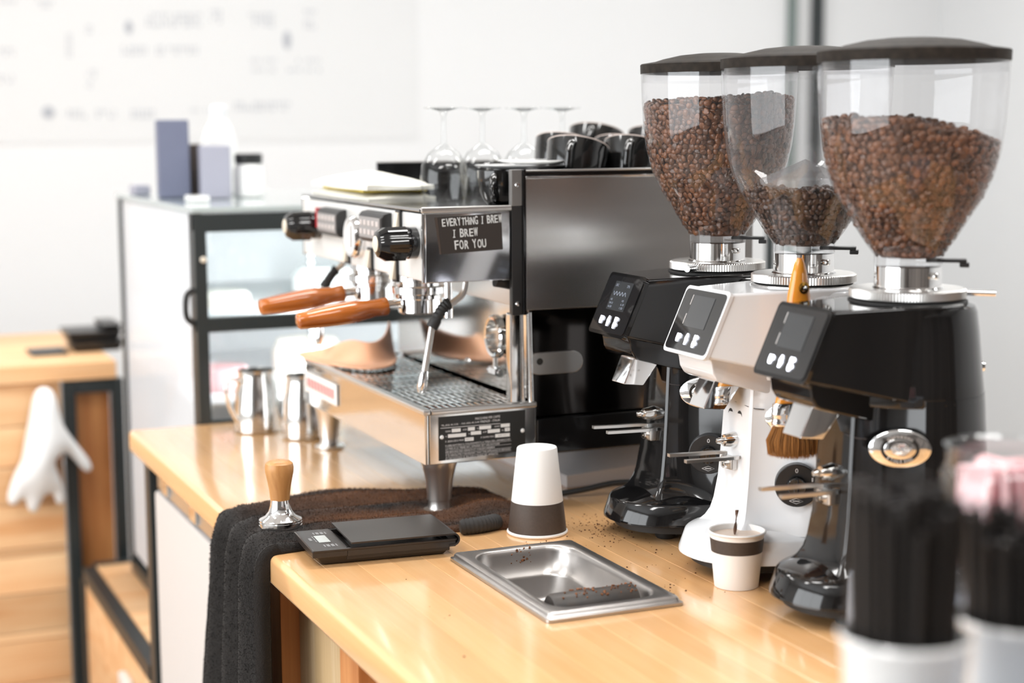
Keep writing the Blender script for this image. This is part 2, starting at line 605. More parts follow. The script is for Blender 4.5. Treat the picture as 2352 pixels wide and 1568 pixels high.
# ------------------------------------------------------------------ the room
X0, X1, Y0, Y1 = -2.6, 4.3, -1.9, 5.6
struct('floor', MB().box(X0 - .1, X1 + .1, Y0 - .1, Y1 + .1, FLOOR - .1, FLOOR), FLOORM)
struct('ceiling', MB().box(X0 - .1, X1 + .1, Y0 - .1, Y1 + .1, CEIL, CEIL + .1), WALL)
struct('wall_back', MB().box(X0 - .1, X1 + .1, Y1, Y1 + .1, FLOOR, CEIL), WALL)
struct('wall_right', MB().box(X1, X1 + .1, Y0, Y1, FLOOR, CEIL), WALL)
wl = MB()
wl.box(X0 - .1, X0, Y0, Y1, FLOOR, -0.25).box(X0 - .1, X0, Y0, Y1, 1.75, CEIL)
wl.box(X0 - .1, X0, Y0, -0.3, -0.25, 1.75).box(X0 - .1, X0, 3.5, Y1, -0.25, 1.75)
struct('wall_left', wl, WALL)
struct('wall_front', MB().box(X0, X1, Y0 - .1, Y0, FLOOR, CEIL), mat('streaked_reflection_wall', (0.2, 0.175, 0.16), 0.7, noise=((5, 5, .3), 1.0, (0.03, 0.026, 0.024))))  # unseen dark wall, tonal streaks invented for reflections in the brushed steel
w1 = MB()
for y in (-0.3, 0.95, 2.2, 3.46):
    w1.box(X0 - .07, X0 - .03, y, y + .04, -0.25, 1.75)
w1.box(X0 - .07, X0 - .03, -0.3, 3.5, -0.25, -0.21).box(X0 - .07, X0 - .03, -0.3, 3.5, 1.71, 1.75)
struct('window_1', w1, FRAMEB)
struct('trim_1', MB().box(3.567, 3.60, Y1 - .03, Y1, FLOOR, CEIL, .004), mat('grey_green_trim', (0.16, 0.2, 0.19), 0.5))
struct('trim_2', MB().box(3.675, 3.715, Y1 - .04, Y1, FLOOR, CEIL, .004), FRAMEB)
for lx, ly in LAMPS:
    t = thing('ceiling_light', (lx, ly, CEIL), 'slim white ceiling light panel above the coffee bar', 'light', 'ceiling lights over the bar')
    obj('housing', MB().box(lx - .58, lx + .58, ly - .17, ly + .17, CEIL - .06, CEIL, .008), WHITEP, t)
    obj('diffuser', MB().box(lx - .55, lx + .55, ly - .14, ly + .14, CEIL - .07, CEIL - .06, .002), LAMPM, t)

# menu board on the back wall, its lettering too blurred to read
t = thing('menu_board', (0.75, Y1, 0.52), 'white menu board with faded grey lettering on the back wall', 'sign')
obj('board', MB().box(-0.9, 2.05, Y1 - .0035, Y1 - .0005, 0.52, 1.75, .001), MENU, t)
ink = MB()
S = 5.95 / 3829.66 * 0.985


def wall_pt(px, py):
    v = R_ * ((px - 1176) / 3829.66) + D_ * ((py - 784) / 3829.66) + F_
    k = (Y1 - 0.014) / v.y
    return v.x * k, EYE.z + v.z * k


BLOCKS = [(0, 0, 50, 14), (78, 0, 124, 18), (338, 30, 464, 66), (486, 22, 516, 55), (574, 30, 636, 66), (702, 22, 728, 66), (282, 106, 344, 128),
          (362, 106, 457, 124), (578, 135, 651, 150), (684, 135, 739, 150), (581, 157, 636, 171), (654, 157, 746, 171), (157, 252, 205, 274), (223, 252, 274, 270),
          (303, 252, 362, 270), (541, 234, 669, 252), (0, 110, 36, 135), (0, 172, 33, 198), (200, 58, 220, 80), (200, 160, 222, 205), (154, 77, 172, 135), (440, 250, 490, 262)]
for (a, b, c, d) in BLOCKS:
    x = a
    while x < c - 4:
        w = random.uniform(5, 9)
        y = b
        while y < d - 5:
            h = random.uniform(6, 9)
            xa, za = wall_pt(x, y)
            xb, zb = wall_pt(x + w * 0.62, y + h)
            if random.random() < 0.8:
                ink.box(xa, xb, Y1 - .0045, Y1 - .0033, zb, za)
            y += h + 4
        x += w + 2
obj('faded_lettering', ink, FADED, t, kind='stuff')
dots = MB()
for (cx, cy, rx, ry) in ((661, 92, 9, 20), (297, 62, 8, 14), (112, 258, 13, 13)):
    x, z = wall_pt(cx, cy)
    dots.lathe([(rx * S, 0), (rx * S, .003)], n=20, M=Matrix.Translation((x, Y1 - .003, z)) @ Matrix.Rotation(PI / 2, 4, 'X') @ Matrix.Diagonal((1, ry / rx, 1, 1)))
obj('drop_mark', dots, FADED, t)

# ------------------------------------------------------------------ the bar counter
CX0, CX1, CY0, CY1, CT = 0.563, 1.62, 0.45, 3.165, 0.041
top = thing('worktop', (CX0, CY0, -CT), 'thick honey-coloured solid wood worktop of the coffee bar', 'worktop')
HX0, HX1, HY0, HY1 = 0.79, 0.943, 1.722, 2.008
edges = [.563, .612, .657, .702, .747, .79, .829, .867, .905, .943, .99, 1.036, 1.082, 1.128, 1.174, 1.22, 1.266, 1.312, 1.358, 1.404, 1.45, 1.496, 1.542, 1.582, 1.62]
for i in range(len(edges) - 1):
    a, b = edges[i], edges[i + 1]
    spans = [(CY0, HY0), (HY1, CY1)] if (a >= HX0 - 1e-4 and b <= HX1 + 1e-4) else [(CY0, CY1)]
    for (ya, yb) in spans:
        mb = MB()
        if i == 0:
            r, pr = 0.009, []
            for k in range(7):
                q = PI / 2 + PI / 2 * k / 6
                pr.append((a + r + r * math.cos(q), -r + r * math.sin(q)))
            r = 0.006
            for k in range(5):
                q = PI + PI / 2 * k / 4
                pr.append((a + r + r * math.cos(q), -CT + r + r * math.sin(q)))
            pr += [(b - .0002, -CT), (b - .0002, 0)]
            mb.prism(pr, ya, yb, 'y')
        else:
            mb.box(a + .0001, b - .0001, ya, yb, -CT, 0, .0003, 1)
        obj('stave', mb, COUNTER, top, ang=28)

# under the counter
t = thing('counter_leg', (0.60, 3.13, FLOOR), 'black square metal leg under the far corner of the worktop', 'leg')
obj('post', MB().box(.585, .62, 3.10, 3.145, FLOOR + .01, -CT - .001, .003), FRAMEB, t)
obj('foot', MB().lathe([(.02, FLOOR), (.024, FLOOR + .004), (.02, FLOOR + .012)], (.6025, 3.1225, 0), 20), RUBBER, t)
t = thing('undercounter_fridge', (0.9, 2.75, FLOOR), 'white undercounter fridge beneath the worktop left of the towel', 'fridge')
obj('cabinet', MB().box(.615, 1.15, 2.45, 3.07, FLOOR + .03, -.052, .004), APPL, t)
obj('door', MB().box(.588, .612, 2.46, 3.065, FLOOR + .1, -.098, .006), APPL, t)
obj('metal_rail', MB().box(.594, .612, 2.46, 3.065, -.094, -.058, .002), SATIN, t)
for yy in (2.95, 2.72):
    obj('rail_bracket', MB().box(.588, .598, yy, yy + .05, -.09, -.05, .003), CHROME, t)
for yy in (2.5, 3.02):
    obj('foot', MB().lathe([(.018, FLOOR), (.018, FLOOR + .031)], (.66, yy, 0), 16), RUBBER, t)
t = thing('bar_cabinet', (0.9, 1.6, FLOOR), 'wooden bar cabinet with plywood panel under the near worktop', 'cabinet')
obj('carcass', MB().box(.655, 1.55, .55, 2.33, FLOOR, -.075, .002), SATBLK, t)
for (ya, yb) in ((2.235, 2.29), (1.88, 1.955), (1.45, 1.52), (1.05, 1.12)):
    obj('upright', MB().box(.6, .653, ya, yb, FLOOR, -CT - .001, .002), CABWOOD, t)
for (ya, yb) in ((1.955, 2.235), (1.52, 1.88), (1.12, 1.45)):
    obj('plywood_panel', MB().box(.627, .652, ya + .001, yb - .001, FLOOR, -CT - .001, .001), PLY, t)

# ------------------------------------------------------------------ built-in steel pan with knock bar
t = thing('knock_box', (.866, 1.864, 0), 'steel pan sunk in the worktop with black rubber knock bar', 'knock box')
pc = (.8655, 1.864)
lv = [(.0905, .158, .006, .0005), (.0905, .158, .006, .004), (.0875, .155, .006, .0048), (.0865, .154, .006, .0085), (.085, .1525, .006, .0105),
      (.072, .139, .03, .0105), (.0695, .1365, .031, .0085), (.0685, .1355, .031, .002), (.066, .133, .031, -.022), (.0615, .1285, .029, -.025),
      (.060, .127, .029, -.03), (.057, .124, .028, -.055), (.052, .119, .026, -.0635), (.04, .107, .02, -.065)]
rs = [[(x, y, z) for x, y in rrect(a, b, r, 8, *pc)] for a, b, r, z in lv]
obj('pan', MB().rings(rs, False, True), PANST, t, ang=60)
kb = MB()
kb.lathe([(.0, -.0575), (.017, -.0575), (.0195, -.054), (.0195, .054), (.017, .0575), (.0, .0575)], (.8665, 1.775, -.006), 32, False, False, M=Matrix.Rotation(PI / 2, 4, 'Y'))
obj('knock_bar', kb, BAR, t)
kr = MB()
for k in range(72):
    if k < 55:
        a = random.uniform(-.2, 1.1)
        x = random.choice((random.gauss(.905, .012), random.gauss(.86, .01), random.uniform(.82, .92)))
        p = Vector((x, 1.775 - .0198 * math.sin(a - .3), -.006 + .0198 * math.cos(a - .3)))
    else:
        p = Vector((random.gauss(.868, .01), 2.003 - random.random() * .01, .0105 - random.random() ** 2 * .02))
        p.y = 2.0005 - (0.0105 - p.z) * .12
    s = random.uniform(.0008, .0024)
    b = bmesh.new()
    bmesh.ops.create_icosphere(b, subdivisions=1, radius=s)
    for v in b.verts:
        v.co = v.co * random.uniform(.6, 1.3) + p
    kr.bm(b)
obj('coffee_residue', kr, mat('wet_grounds', (0.2, 0.075, 0.028), .8, isl=.4), t, kind='stuff')


# ------------------------------------------------------------------ espresso machine
MY0, MY1 = 2.25, 2.87
mc = thing('espresso_machine', (1.1, 2.56, 0), 'two-group polished steel espresso machine with wooden-handled portafilters', 'espresso machine')
# drip tray box
obj('tray_front', MB().box(.827, .833, MY0, MY1, .08, .155, .0015), STEEL, mc)
obj('tray_side', MB().box(.8335, 1.004, MY0, MY0 + .006, .08, .155, .0015), STEEL, mc)
obj('tray_side', MB().box(.8335, 1.004, MY1 - .006, MY1, .08, .155, .0015), STEEL, mc)
rim = MB()
rim.box(.824, .836, MY0 - .003, MY1 + .003, .154, .163, .003).box(.836, 1.005, MY0 - .003, MY0 + .009, .154, .163, .003)
rim.box(.836, 1.005, MY1 - .009, MY1 + .003, .154, .163, .003)
obj('tray_rim', rim, SATIN, mc)
obj('tray_well', MB().box(.834, 1.0, MY0 + .0065, MY1 - .0065, .082, .135), DKSTEEL, mc)
gr0 = obj('grate', MB().box(.838, .998, MY0 + .011, MY0 + .019, .147, .158, .001).box(.838, .998, MY1 - .019, MY1 - .011, .147, .158, .001), STEEL, mc)
slat = MB().box(-.0028, .0028, MY0 + .02, MY1 - .02, .15, .158, .0008, 1)
sm = None
for k in range(15):
    x = .842 + k * .0109
    if sm is None:
        so = obj('slat', MB().box(x - .003, x + .003, MY0 + .0195, MY1 - .0195, .150, .1585, .0008, 1), STEEL, gr0)
        sm = so
    else:
        c = sm.copy()
        COL.objects.link(c)
        c.location.x += k * .0109
for k in range(1, 13):
    y = MY0 + .0155 + k * .0455
    obj('crossbar', MB().box(.839, .997, y - .0035, y + .0035, .1515, .159, .0008, 1), STEEL, gr0)
# back wall of the working area and lower body
obj('back_panel', MB().box(1.002, 1.008, MY0 + .03, MY1 - .01, .163, .345, .001), STEEL, mc)
obj('lower_body', MB().box(1.0085, 1.375, MY0 + .022, MY1 - .005, .085, .298, .002), DKSTEEL, mc)
obj('side_panel', MB().box(1.0, 1.378, MY0 + .014, MY0 + .0215, .137, .298, .001), DKSTEEL, mc, label='dark mirror-polished lower side panel')
obj('base_box', MB().box(1.007, 1.378, MY0 + .003, MY0 + .013, .081, .1345, .002), BLACK, mc)
obj('base_box', MB().box(1.007, 1.378, MY0 + .0135, MY1, .078, .0845, .001), BLACK, mc)
obj('front_column', MB().box(.964, .982, MY0 + .003, MY0 + .021, .161, .297, .003), STEEL, mc)
obj('chrome_rod', MB().cyl((.998, MY0 + .004, .161), (.995, MY0 + .004, .297), .0042), CHROME, mc)
obj('chrome_rod', MB().cyl((.988, MY0 + .012, .161), (.986, MY0 + .012, .297), .0036), CHROME, mc)
sl = MB()
for z, ins in ((0, 0), (.003, 0)):
    pass
cap = [(1.042 + sx * .028 + .0165 * math.cos(a), .2175 + .0165 * math.sin(a)) for sx, a0 in ((1, -PI / 2), (-1, PI / 2)) for a in [a0 + PI * k / 10 for k in range(11)]]
hr = obj('slotted_plate', MB().prism(cap, MY0 + .009, MY0 + .0135, 'y', .001), SATIN, mc)
obj('bolt_hole', MB().cyl((1.015, MY0 + .0086, .221), (1.015, MY0 + .0095, .221), .0052), RUBBER, hr)
# upper body and its side panels
obj('upper_body', MB().box(.99, 1.375, MY0 + .01, MY1 - .01, .302, .449, .002), SATIN, mc)
obj('side_cover', MB().box(.989, 1.378, MY0, MY0 + .008, .300, .4955, .0015), PANEL, mc, label='large brushed steel side cover')
obj('cover_edge', MB().box(.989, 1.378, MY0 - .001, MY0 + .008, .4957, .4985, .001), CHROME, mc)
obj('top_rail', MB().box(.97, 1.38, MY0 + .001, MY0 + .009, .4987, .5045, .001), BLACK, mc)
obj('rail_strip', MB().box(.97, 1.38, MY0 - .001, MY0 + .009, .5047, .5075, .001), SATIN, mc)
obj('corner_trim', MB().box(.983, .9885, MY0 - .004, MY0 + .012, .294, .5085, .001), BLACK, mc)
tp = obj('corner_bracket', MB().box(.966, .983, MY0 - .002, MY0 + .010, .455, .5085, .0015), mat('grey_bracket', (0.22, 0.215, 0.21), .4, .6), mc)
tp2 = obj('corner_bracket', MB().box(.966, .983, MY0 - .002, MY0 + .010, .294, .4545, .0015), SATBLK, mc)
for par, zz in ((tp, .486), (tp2, .311)):
    obj('screw', MB().lathe([(.0, .0028), (.003, .0022), (.0042, 0)], (.975, MY0 - .002, zz), 16, False, False, M=Matrix.Rotation(PI / 2, 4, 'X')), CHROME, par)
obj('far_side_panel', MB().box(.968, 1.378, MY1 - .006, MY1, .4495, .507, .001), BLACK, mc)
obj('far_rail', MB().box(.968, 1.378, MY1 - .007, MY1 + .001, .5072, .5095, .0008), SATIN, mc)
# head with controls
head = obj('control_head', MB().box(.829, .9645, MY0 + .004, MY1 - .004, .349, .4475, .003), mat('pale_steel', (.9, .9, .88), .38, .45), mc)
obj('head_cheek', MB().box(.8275, .964, MY0, MY0 + .004, .347, .448, .002), mat('mirror_cheek', (0.55, 0.55, 0.56), 0.09, 1.0), mc)
obj('head_cheek', MB().box(.8275, .964, MY1 - .004, MY1, .347, .448, .002), STEEL, mc)
obj('cheek_lip', MB().box(.8255, .966, MY0 - .003, MY0 + .004, .4485, .457, .002), SATIN, mc)
obj('cheek_edge', MB().box(.8255, .8325, MY0 - .0018, MY0 + .003, .347, .4482, .0015), CHROME, mc)
obj('cup_tray', MB().box(.826, 1.374, MY0 + .0095, MY1 - .0075, .4497, .4545, .001), mat('tray_steel', (0.42, 0.42, 0.42), .12, 1.0), mc)
# keypads, gauge, switches
XF = .829
for (ya, yb, za, zb) in ((2.612, 2.725, .392, .438), (2.388, 2.5, .395, .443)):
    kp = obj('keypad', MB().prism([(XF, za), (XF, zb), (XF - .012, zb - .002), (XF - .017, zb - .008), (XF - .017, za + .006), (XF - .012, za)], ya, yb, 'y', .002), SATBLK, mc)
    obj('key_sheet', MB().box(XF - .0182, XF - .0168, ya + .006, yb - .006, za + .007, zb - .009, .0004), KEYS, kp)
    for r in range(2):
        for k in range(5):
            yc = ya + .017 + k * (yb - ya - .034) / 4
            zc = za + .016 + r * .014
            obj('key', MB().box(XF - .0192, XF - .018, yc - .006, yc + .006, zc - .004, zc + .004, .0006), KEYP, kp)
g = obj('pressure_gauge', MB().lathe([(.033, 0), (.034, .010), (.031, .016), (.027, .016), (.027, .012)], (XF, 2.552, .397), 36, True, False, M=Matrix.Rotation(-PI / 2, 4, 'Y')), CHROME, mc)
obj('dial', MB().lathe([(.0272, .0115), (.0272, .0122)], (XF, 2.552, .397), 32, True, True, M=Matrix.Rotation(-PI / 2, 4, 'Y')), PAPER, g)
obj('needle', MB().box(XF - .0132, XF - .0125, 2.551, 2.5535, .38, .415), SATBLK, g)
for (yy, zz) in ((2.606, .368), (2.488, .366), (2.37, .358), (2.352, .431)):
    sw = obj('rocker_switch', MB().box(XF - .004, XF + .001, yy - .011, yy + .011, zz - .018, zz + .018, .001), SATBLK, mc)
    obj('rocker', MB().prism([(XF - .003, zz - .014), (XF - .003, zz + .014), (XF - .006, zz + .014), (XF - .0105, zz - .014)], yy - .0075, yy + .0075, 'y', .001), BEIGE, sw)
obj('red_label', MB().box(XF - .016, XF - .0005, 2.728, 2.738, .402, .436, .001), RED, mc)
for yk in (2.287, 2.77):
    kn = MB()
    prof = []
    n = 40
    for (x, r, fl) in ((0, .023, 0), (.012, .0235, 0), (.0125, .0215, 0), (.017, .0215, 0), (.0175, .026, 1), (.047, .0255, 1), (.058, .019, .6), (.0605, .0125, 0)):
        ring = []
        for k in range(n):
            a = 2 * PI * k / n
            rr = r * (1 - .10 * fl * (1 if (k // 4) % 2 == 0 else 0) * (1 if fl else 0))
            ring.append((XF - x, yk + rr * math.cos(a), .404 + rr * math.sin(a)))
        prof.append(ring)
    kn.rings(prof)
    ko = obj('steam_knob', kn, BLACK, mc, ang=25)
    obj('knob_cap', MB().lathe([(.0118, 0), (.0118, .0012), (.010, .002)], (XF - .0603, yk, .404), 24, M=Matrix.Rotation(-PI / 2, 4, 'Y')), BEIGE, ko)
# group heads
for gy in (2.41, 2.63):
    gh = MB().lathe([(.040, .349), (.040, .338), (.036, .336), (.036, .330), (.043, .328), (.043, .318), (.039, .3165)][::-1], (.88, gy, 0), 40)
    go = obj('group_head', gh, CHROME, mc)
    obj('group_bolt', MB().cyl((.842, gy - .012, .333), (.848, gy - .012, .333), .004), STEEL, go)
obj('hot_water_tap', MB().tube(smooth_path([(.90, 2.34, .348), (.90, 2.34, .32), (.90, 2.34, .285)]), .0065, 12), CHROME, mc)
# steam wands


def wand(pts, tipd, par):
    p = smooth_path(pts[:4], 6)
    w = obj('steam_wand', MB().tube(p + [Vector(pts[4]), Vector(pts[5])], .0052, 14), SATIN, par)
    sl = []
    path = smooth_path([pts[2], pts[3], pts[4]], 12)
    path = path[6:]
    rr = [.0088 if k % 2 else .0074 for k in range(len(path))]
    rr[:4] = [.0092] * 4
    rr[-6:] = [.009] * 6
    obj('rubber_sleeve', MB().tube(path, rr, 16), RUBBER, w)
    a, b = Vector(pts[4]), Vector(pts[5])
    d = (b - a).normalized()
    obj('nozzle', MB().tube([b - d * .03, b - d * .022, b - d * .004, b + d * .003], [.0054, .0072, .0078, .005], 16), CHROME, w)


wand([(.914, 2.30, .35), (.909, 2.30, .326), (.893, 2.30, .3125), (.877, 2.30, .3055), (.858, 2.30, .276), (.8405, 2.30, .183)], None, mc)
wand([(.885, 2.8, .35), (.882, 2.8, .336), (.872, 2.8, .325), (.862, 2.8, .318), (.843, 2.8, .292), (.833, 2.8, .195)], None, mc)
obj('under_pipe', MB().tube(smooth_path([(.95, 2.275, .345), (.985, 2.275, .335), (.99, 2.275, .31)]), .01, 12), SATBLK, mc)
# round sight ring with its fitting on the back panel
sg = MB()
M90 = Matrix.Rotation(-PI / 2, 4, 'Y')
sg.lathe([(.031, 0), (.034, .003), (.034, .011), (.031, .014), (.0265, .013), (.0255, .004)], (.999, 2.375, .247), 40, True, False, M=M90)
so = obj('level_gauge', sg, CHROME, mc)
obj('gauge_face', MB().lathe([(.0262, .003), (.0262, .0045)], (.999, 2.375, .247), 32, M=M90), SATIN, so)
obj('gauge_stem', MB().cyl((.991, 2.375, .214), (.991, 2.375, .196), .0042), CHROME, so)
hx = MB()
hx.tube([(.991, 2.35, .193), (.991, 2.358, .193)], .006, 14)
hx.tube([(.991, 2.3585, .193), (.991, 2.372, .193)], .0088, 6)
hx.tube([(.991, 2.3725, .193), (.991, 2.386, .193)], .0088, 6)
hx.tube([(.991, 2.3865, .193), (.991, 2.396, .193)], .006, 14)
obj('hex_fitting', hx, CHROME, so, flat=True)
for (yy, zz) in ((2.52, .19), (2.295, .178)):
    obj('panel_screw', MB().lathe([(.0, .004), (.004, .003), (.0055, 0)], (1.002, yy, zz), 16, False, False, M=M90), CHROME, mc)
# legs
for (lx, ly) in ((.861, 2.284), (.861, 2.838), (1.33, 2.284), (1.33, 2.838)):
    obj('leg', MB().lathe([(.024, 0), (.0265, .002), (.0265, .005), (.018, .008), (.0165, .014), (.0165, .02), (.0185, .021), (.0185, .03), (.0205, .05), (.0245, .068), (.0275, .077), (.0275, .0808)], (lx, ly, 0), 40), SATIN, mc)
# maker's badge on the front, too blurred to read
bd = obj('front_badge', MB().box(.8235, .8265, 2.672, 2.862, .103, .14, .0015), PAPER, mc)
bp = MB()
for k in range(9):
    ya = 2.846 - k * .0185
    bp.box(.8228, .8236, ya - .0125, ya, .113, .13, .0003)
obj('badge_print', bp, REDPRINT, bd)
# quote card
UX, VZ = Vector((1, 0, 0)), Vector((0, 0, 1))
cd = obj('quote_card', MB().hexa([(.856, MY0 - .0012, .3885), (.952, MY0 - .0012, .3925), (.952, MY0 + .0001, .3925), (.856, MY0 + .0001, .3885),
                                  (.8505, MY0 - .0012, .442), (.9495, MY0 - .0012, .4455), (.9495, MY0 + .0001, .4455), (.8505, MY0 + .0001, .442)], .0003, 1), CARDM, mc)
obj('card_strip', MB().hexa([(.853, MY0 - .0008, .3885), (.8555, MY0 - .0008, .3885), (.8555, MY0, .3885), (.853, MY0, .3885),
                             (.8455, MY0 - .0008, .442), (.850, MY0 - .0008, .442), (.850, MY0, .442), (.8455, MY0, .442)]), BROWNP, cd)
lt = MB()


def hand(s, x, z, h, adv, tilt=0.045):
    for i, ch in enumerate(s):
        if ch == ' ':
            x += adv * .75
            continue
        a = random.uniform(-.05, .05) + tilt
        if ch == 'I':
            zb = z + (x - .86) * .04
            wI = adv * .5
            lt.box(x + wI / 2 - .0006, x + wI / 2 + .0006, MY0 - .00185, MY0 - .00155, zb, zb + h)
            for zq in (zb, zb + h - .0011):
                lt.box(x, x + wI, MY0 - .0018, MY0 - .0015, zq, zq + .0011)
            x += wI + adv * .3
            continue
        wd = adv * (.82 if ch not in 'i1' else .2)
        hh = h * random.uniform(.95, 1.08)
        for q, (dx, dz) in enumerate(((0, 0), (.0004, 0), (0, .0004), (.0004, .0004))):
            text(lt, ch, (x + dx, MY0 - .0015 - q * .00012, z + dz + (x - .86) * .04), (math.cos(a), 0, math.sin(a)), (-math.sin(a) - .03, 0, math.cos(a)), hh, wd)
        x += wd + adv * .2
    return x


hand('EVERYTHiNG I BREW', .857, .4285, .0112, .0059)
hand('I BREW', .8735, .4115, .0115, .0071)
hand('FOR YOU', .8765, .394, .0122, .0073)
obj('lettering', lt, CHALK, cd, flat=True)
# rating plate
PY = MY0 - .0015
pl = obj('rating_plate', MB().hexa([(.848, PY, .0855), (.986, PY, .0895), (.986, MY0 + .0005, .0895), (.848, MY0 + .0005, .0855),
                                    (.848, PY, .1505), (.986, PY, .1515), (.986, MY0 + .0005, .1515), (.848, MY0 + .0005, .1505)], .0003, 1), PLATEB, mc)
lt = MB()
PT = PY - .0003
tu = Vector((1, 0, .018)).normalized()
tv = Vector((0, 0, 1))


def pt(s, x, z, h, w):
    text(lt, s, (x, PT, z + (x - .848) * .018), tu, tv, h, w)


pt('MACCHINE PER CAFFE', .9055, .1415, .0034, .0395)
pt('FIRENZE - ITALIA', .9135, .1362, .0034, .0315)
pt('TEL.(055) 40.13.55  -  FAX (055) 40.13.49', .8515, .1366, .0025, .06)
lt.box(.8505, .9455, PT - .0001, PT, .1337, .1344, M=None)
z = .1273
pt('SERIE', .858, z, .0024, .0085)
pt('MOD', .8855, z, .0024, .0065)
pt('N', .908, z, .0024, .0022)
pt('ANNO', .936, z, .0024, .0085)
pt('V.', .858, z - .0075, .0024, .003)
pt('W', .894, z - .0068, .0024, .003)
pt('AMP', .917, z - .0066, .0024, .0065)
pt('Hz', .9475, z - .0066, .0024, .0035)
pt('P. ESERCIZIO MAX', .858, z - .0152, .0026, .029)
pt('P. POMPA MAX', .914, z - .0145, .0026, .0215)
lines = ['E OBBLIGATORIO IL COLLEGAMENTO A TERRA DELL APPARECCHIO', 'LA MISE A LA TERRE DE L APPAREIL EST OBLIGATOIRE',
         'DIE ERDUNG DES GERAETS IST VORGESCHRIEBEN', 'IT IS ABSOLUTELY NECESSARY THAT THE APPLIANCE IS GROUND', 'ES OBLIGATORIO EL ENLAZE A TIERRA DEL APARATO']
for k, s in enumerate(lines):
    zz = .1058 - k * .0049
    pt(s, .858, zz, .0026, (.1035, .086, .078, .1035, .083)[k])
    if k < 4:
        lt.hexa([(.858, PT - .0001, zz - .0012), (.963, PT - .0001, zz + .0007), (.963, PT, zz + .0007), (.858, PT, zz - .0012),
                 (.858, PT - .0001, zz - .0009), (.963, PT - .0001, zz + .001), (.963, PT, zz + .001), (.858, PT, zz - .0009)])
obj('plate_lettering', lt, PRINT, pl, flat=True)
fl = MB()
for (xa, xb, zz) in ((.868, .882, z), (.8935, .9045, z), (.9115, .9305, z), (.946, .9605, z), (.862, .8905, z - .0075), (.898, .9145, z - .0068), (.925, .9445, z - .0066),
                     (.9525, .9605, z - .0066), (.8885, .9025, z - .0152), (.937, .9605, z - .0145)):
    fl.box(xa, xb, PT - .0002, PT, zz - .001 + (xa - .848) * .018, zz + .0042 + (xa - .848) * .018)
obj('blank_field', fl, PAPER, pl)
lt = MB()
for s, x, zz, w in (('BAR 1,5', .8905, z - .0152, .009), ('BAR 11,5', .942, z - .0145, .012), ('50', .955, z - .0066, .0035)):
    text(lt, s, (x, PT - .0004, zz + .0007 + (x - .848) * .018), tu, tv, .0019, w)
obj('stamped_value', lt, KEYS, pl, flat=True)
for (x, zz) in ((.8525, .1205), (.9815, .1205)):
    obj('rivet', MB().lathe([(.0, .0016), (.0024, .0014), (.0032, 0)], (x, PY, zz), 16, False, False, M=Matrix.Rotation(PI / 2, 4, 'X')), CERAM, pl)

# ------------------------------------------------------------------ portafilters
for i, gy in enumerate((2.41, 2.63)):
    t = thing('portafilter', (.88, gy, .29), ('chrome portafilter with glossy wooden handle locked in the nearer group head',
                                             'chrome portafilter with glossy wooden handle locked in the farther group head')[i], 'portafilter', 'portafilters in the machine')
    obj('filter_holder', MB().lathe([(.030, .286), (.034, .289), (.034, .309), (.038, .3105), (.038, .316)], (.88, gy, 0), 36), CHROME, t)
    pz = lambda x: .3015 + (x - .845) * .115
    a = lambda x, dz=0: (x, gy, pz(x) + dz)
    obj('neck', MB().tube([a(.848), a(.838), a(.826)], [.0085, .0075, .0075], 16), CHROME, t)
    prof = [(.8262, .0142), (.8235, .0148), (.815, .0138), (.806, .0135), (.792, .0152), (.778, .0172), (.765, .0178), (.745, .0172), (.72, .0156), (.7, .0140), (.687, .0128), (.684, .0105)]
    obj('wooden_handle', MB().tube([a(x) for x, r in prof], [r for x, r in prof], 8), HANDLEW, t, label='faceted reddish-brown wooden handle', ang=60)

# ------------------------------------------------------------------ things on the machine
# orange rubber flap on the grate
FB = [(0.8203, 2.8965, 0.1665), (0.8223, 2.8206, 0.1665), (0.831, 2.7624, 0.1665), (0.8542, 2.699, 0.1665), (0.8813, 2.6633, 0.1665), (0.9147, 2.6699, 0.1665), (0.9449, 2.7124, 0.1665), (0.968, 2.7713, 0.1665)]
FT = [(0.8246, 2.9058, 0.1673), (0.8373, 2.8649, 0.1755), (0.8498, 2.8229, 0.1846), (0.8795, 2.7758, 0.2031), (0.9005, 2.7426, 0.202), (0.9245, 2.7477, 0.2023), (0.9522, 2.7807, 0.2107), (0.976, 2.8263, 0.2286)]
fb, ft = smooth_path(FB, 3), smooth_path(FT, 3)
m_ = MB()
nu, nv = len(fb), 6
vs = []
for p, q in zip(fb, ft):
    for j in range(nv + 1):
        f = j / nv
        w = p + (q - p) * f
        w.z = max(.1665, w.z - .016 * math.sin(PI * f) * min(1, (q.z - p.z) / .03))
        vs.append(tuple(w))
n1 = nv + 1
m_.add(vs, [(i * n1 + j, (i + 1) * n1 + j, (i + 1) * n1 + j + 1, i * n1 + j + 1) for i in range(nu - 1) for j in range(nv)])
fo = obj('orange_flap', m_, PEACH)
tag(fo, 'orange rubber flap curled up on the drip grate', 'rubber mat')
sd = fo.modifiers.new('thick', 'SOLIDIFY')
sd.thickness = .005
sb = fo.modifiers.new('soft', 'SUBSURF')
sb.levels = sb.render_levels = 2


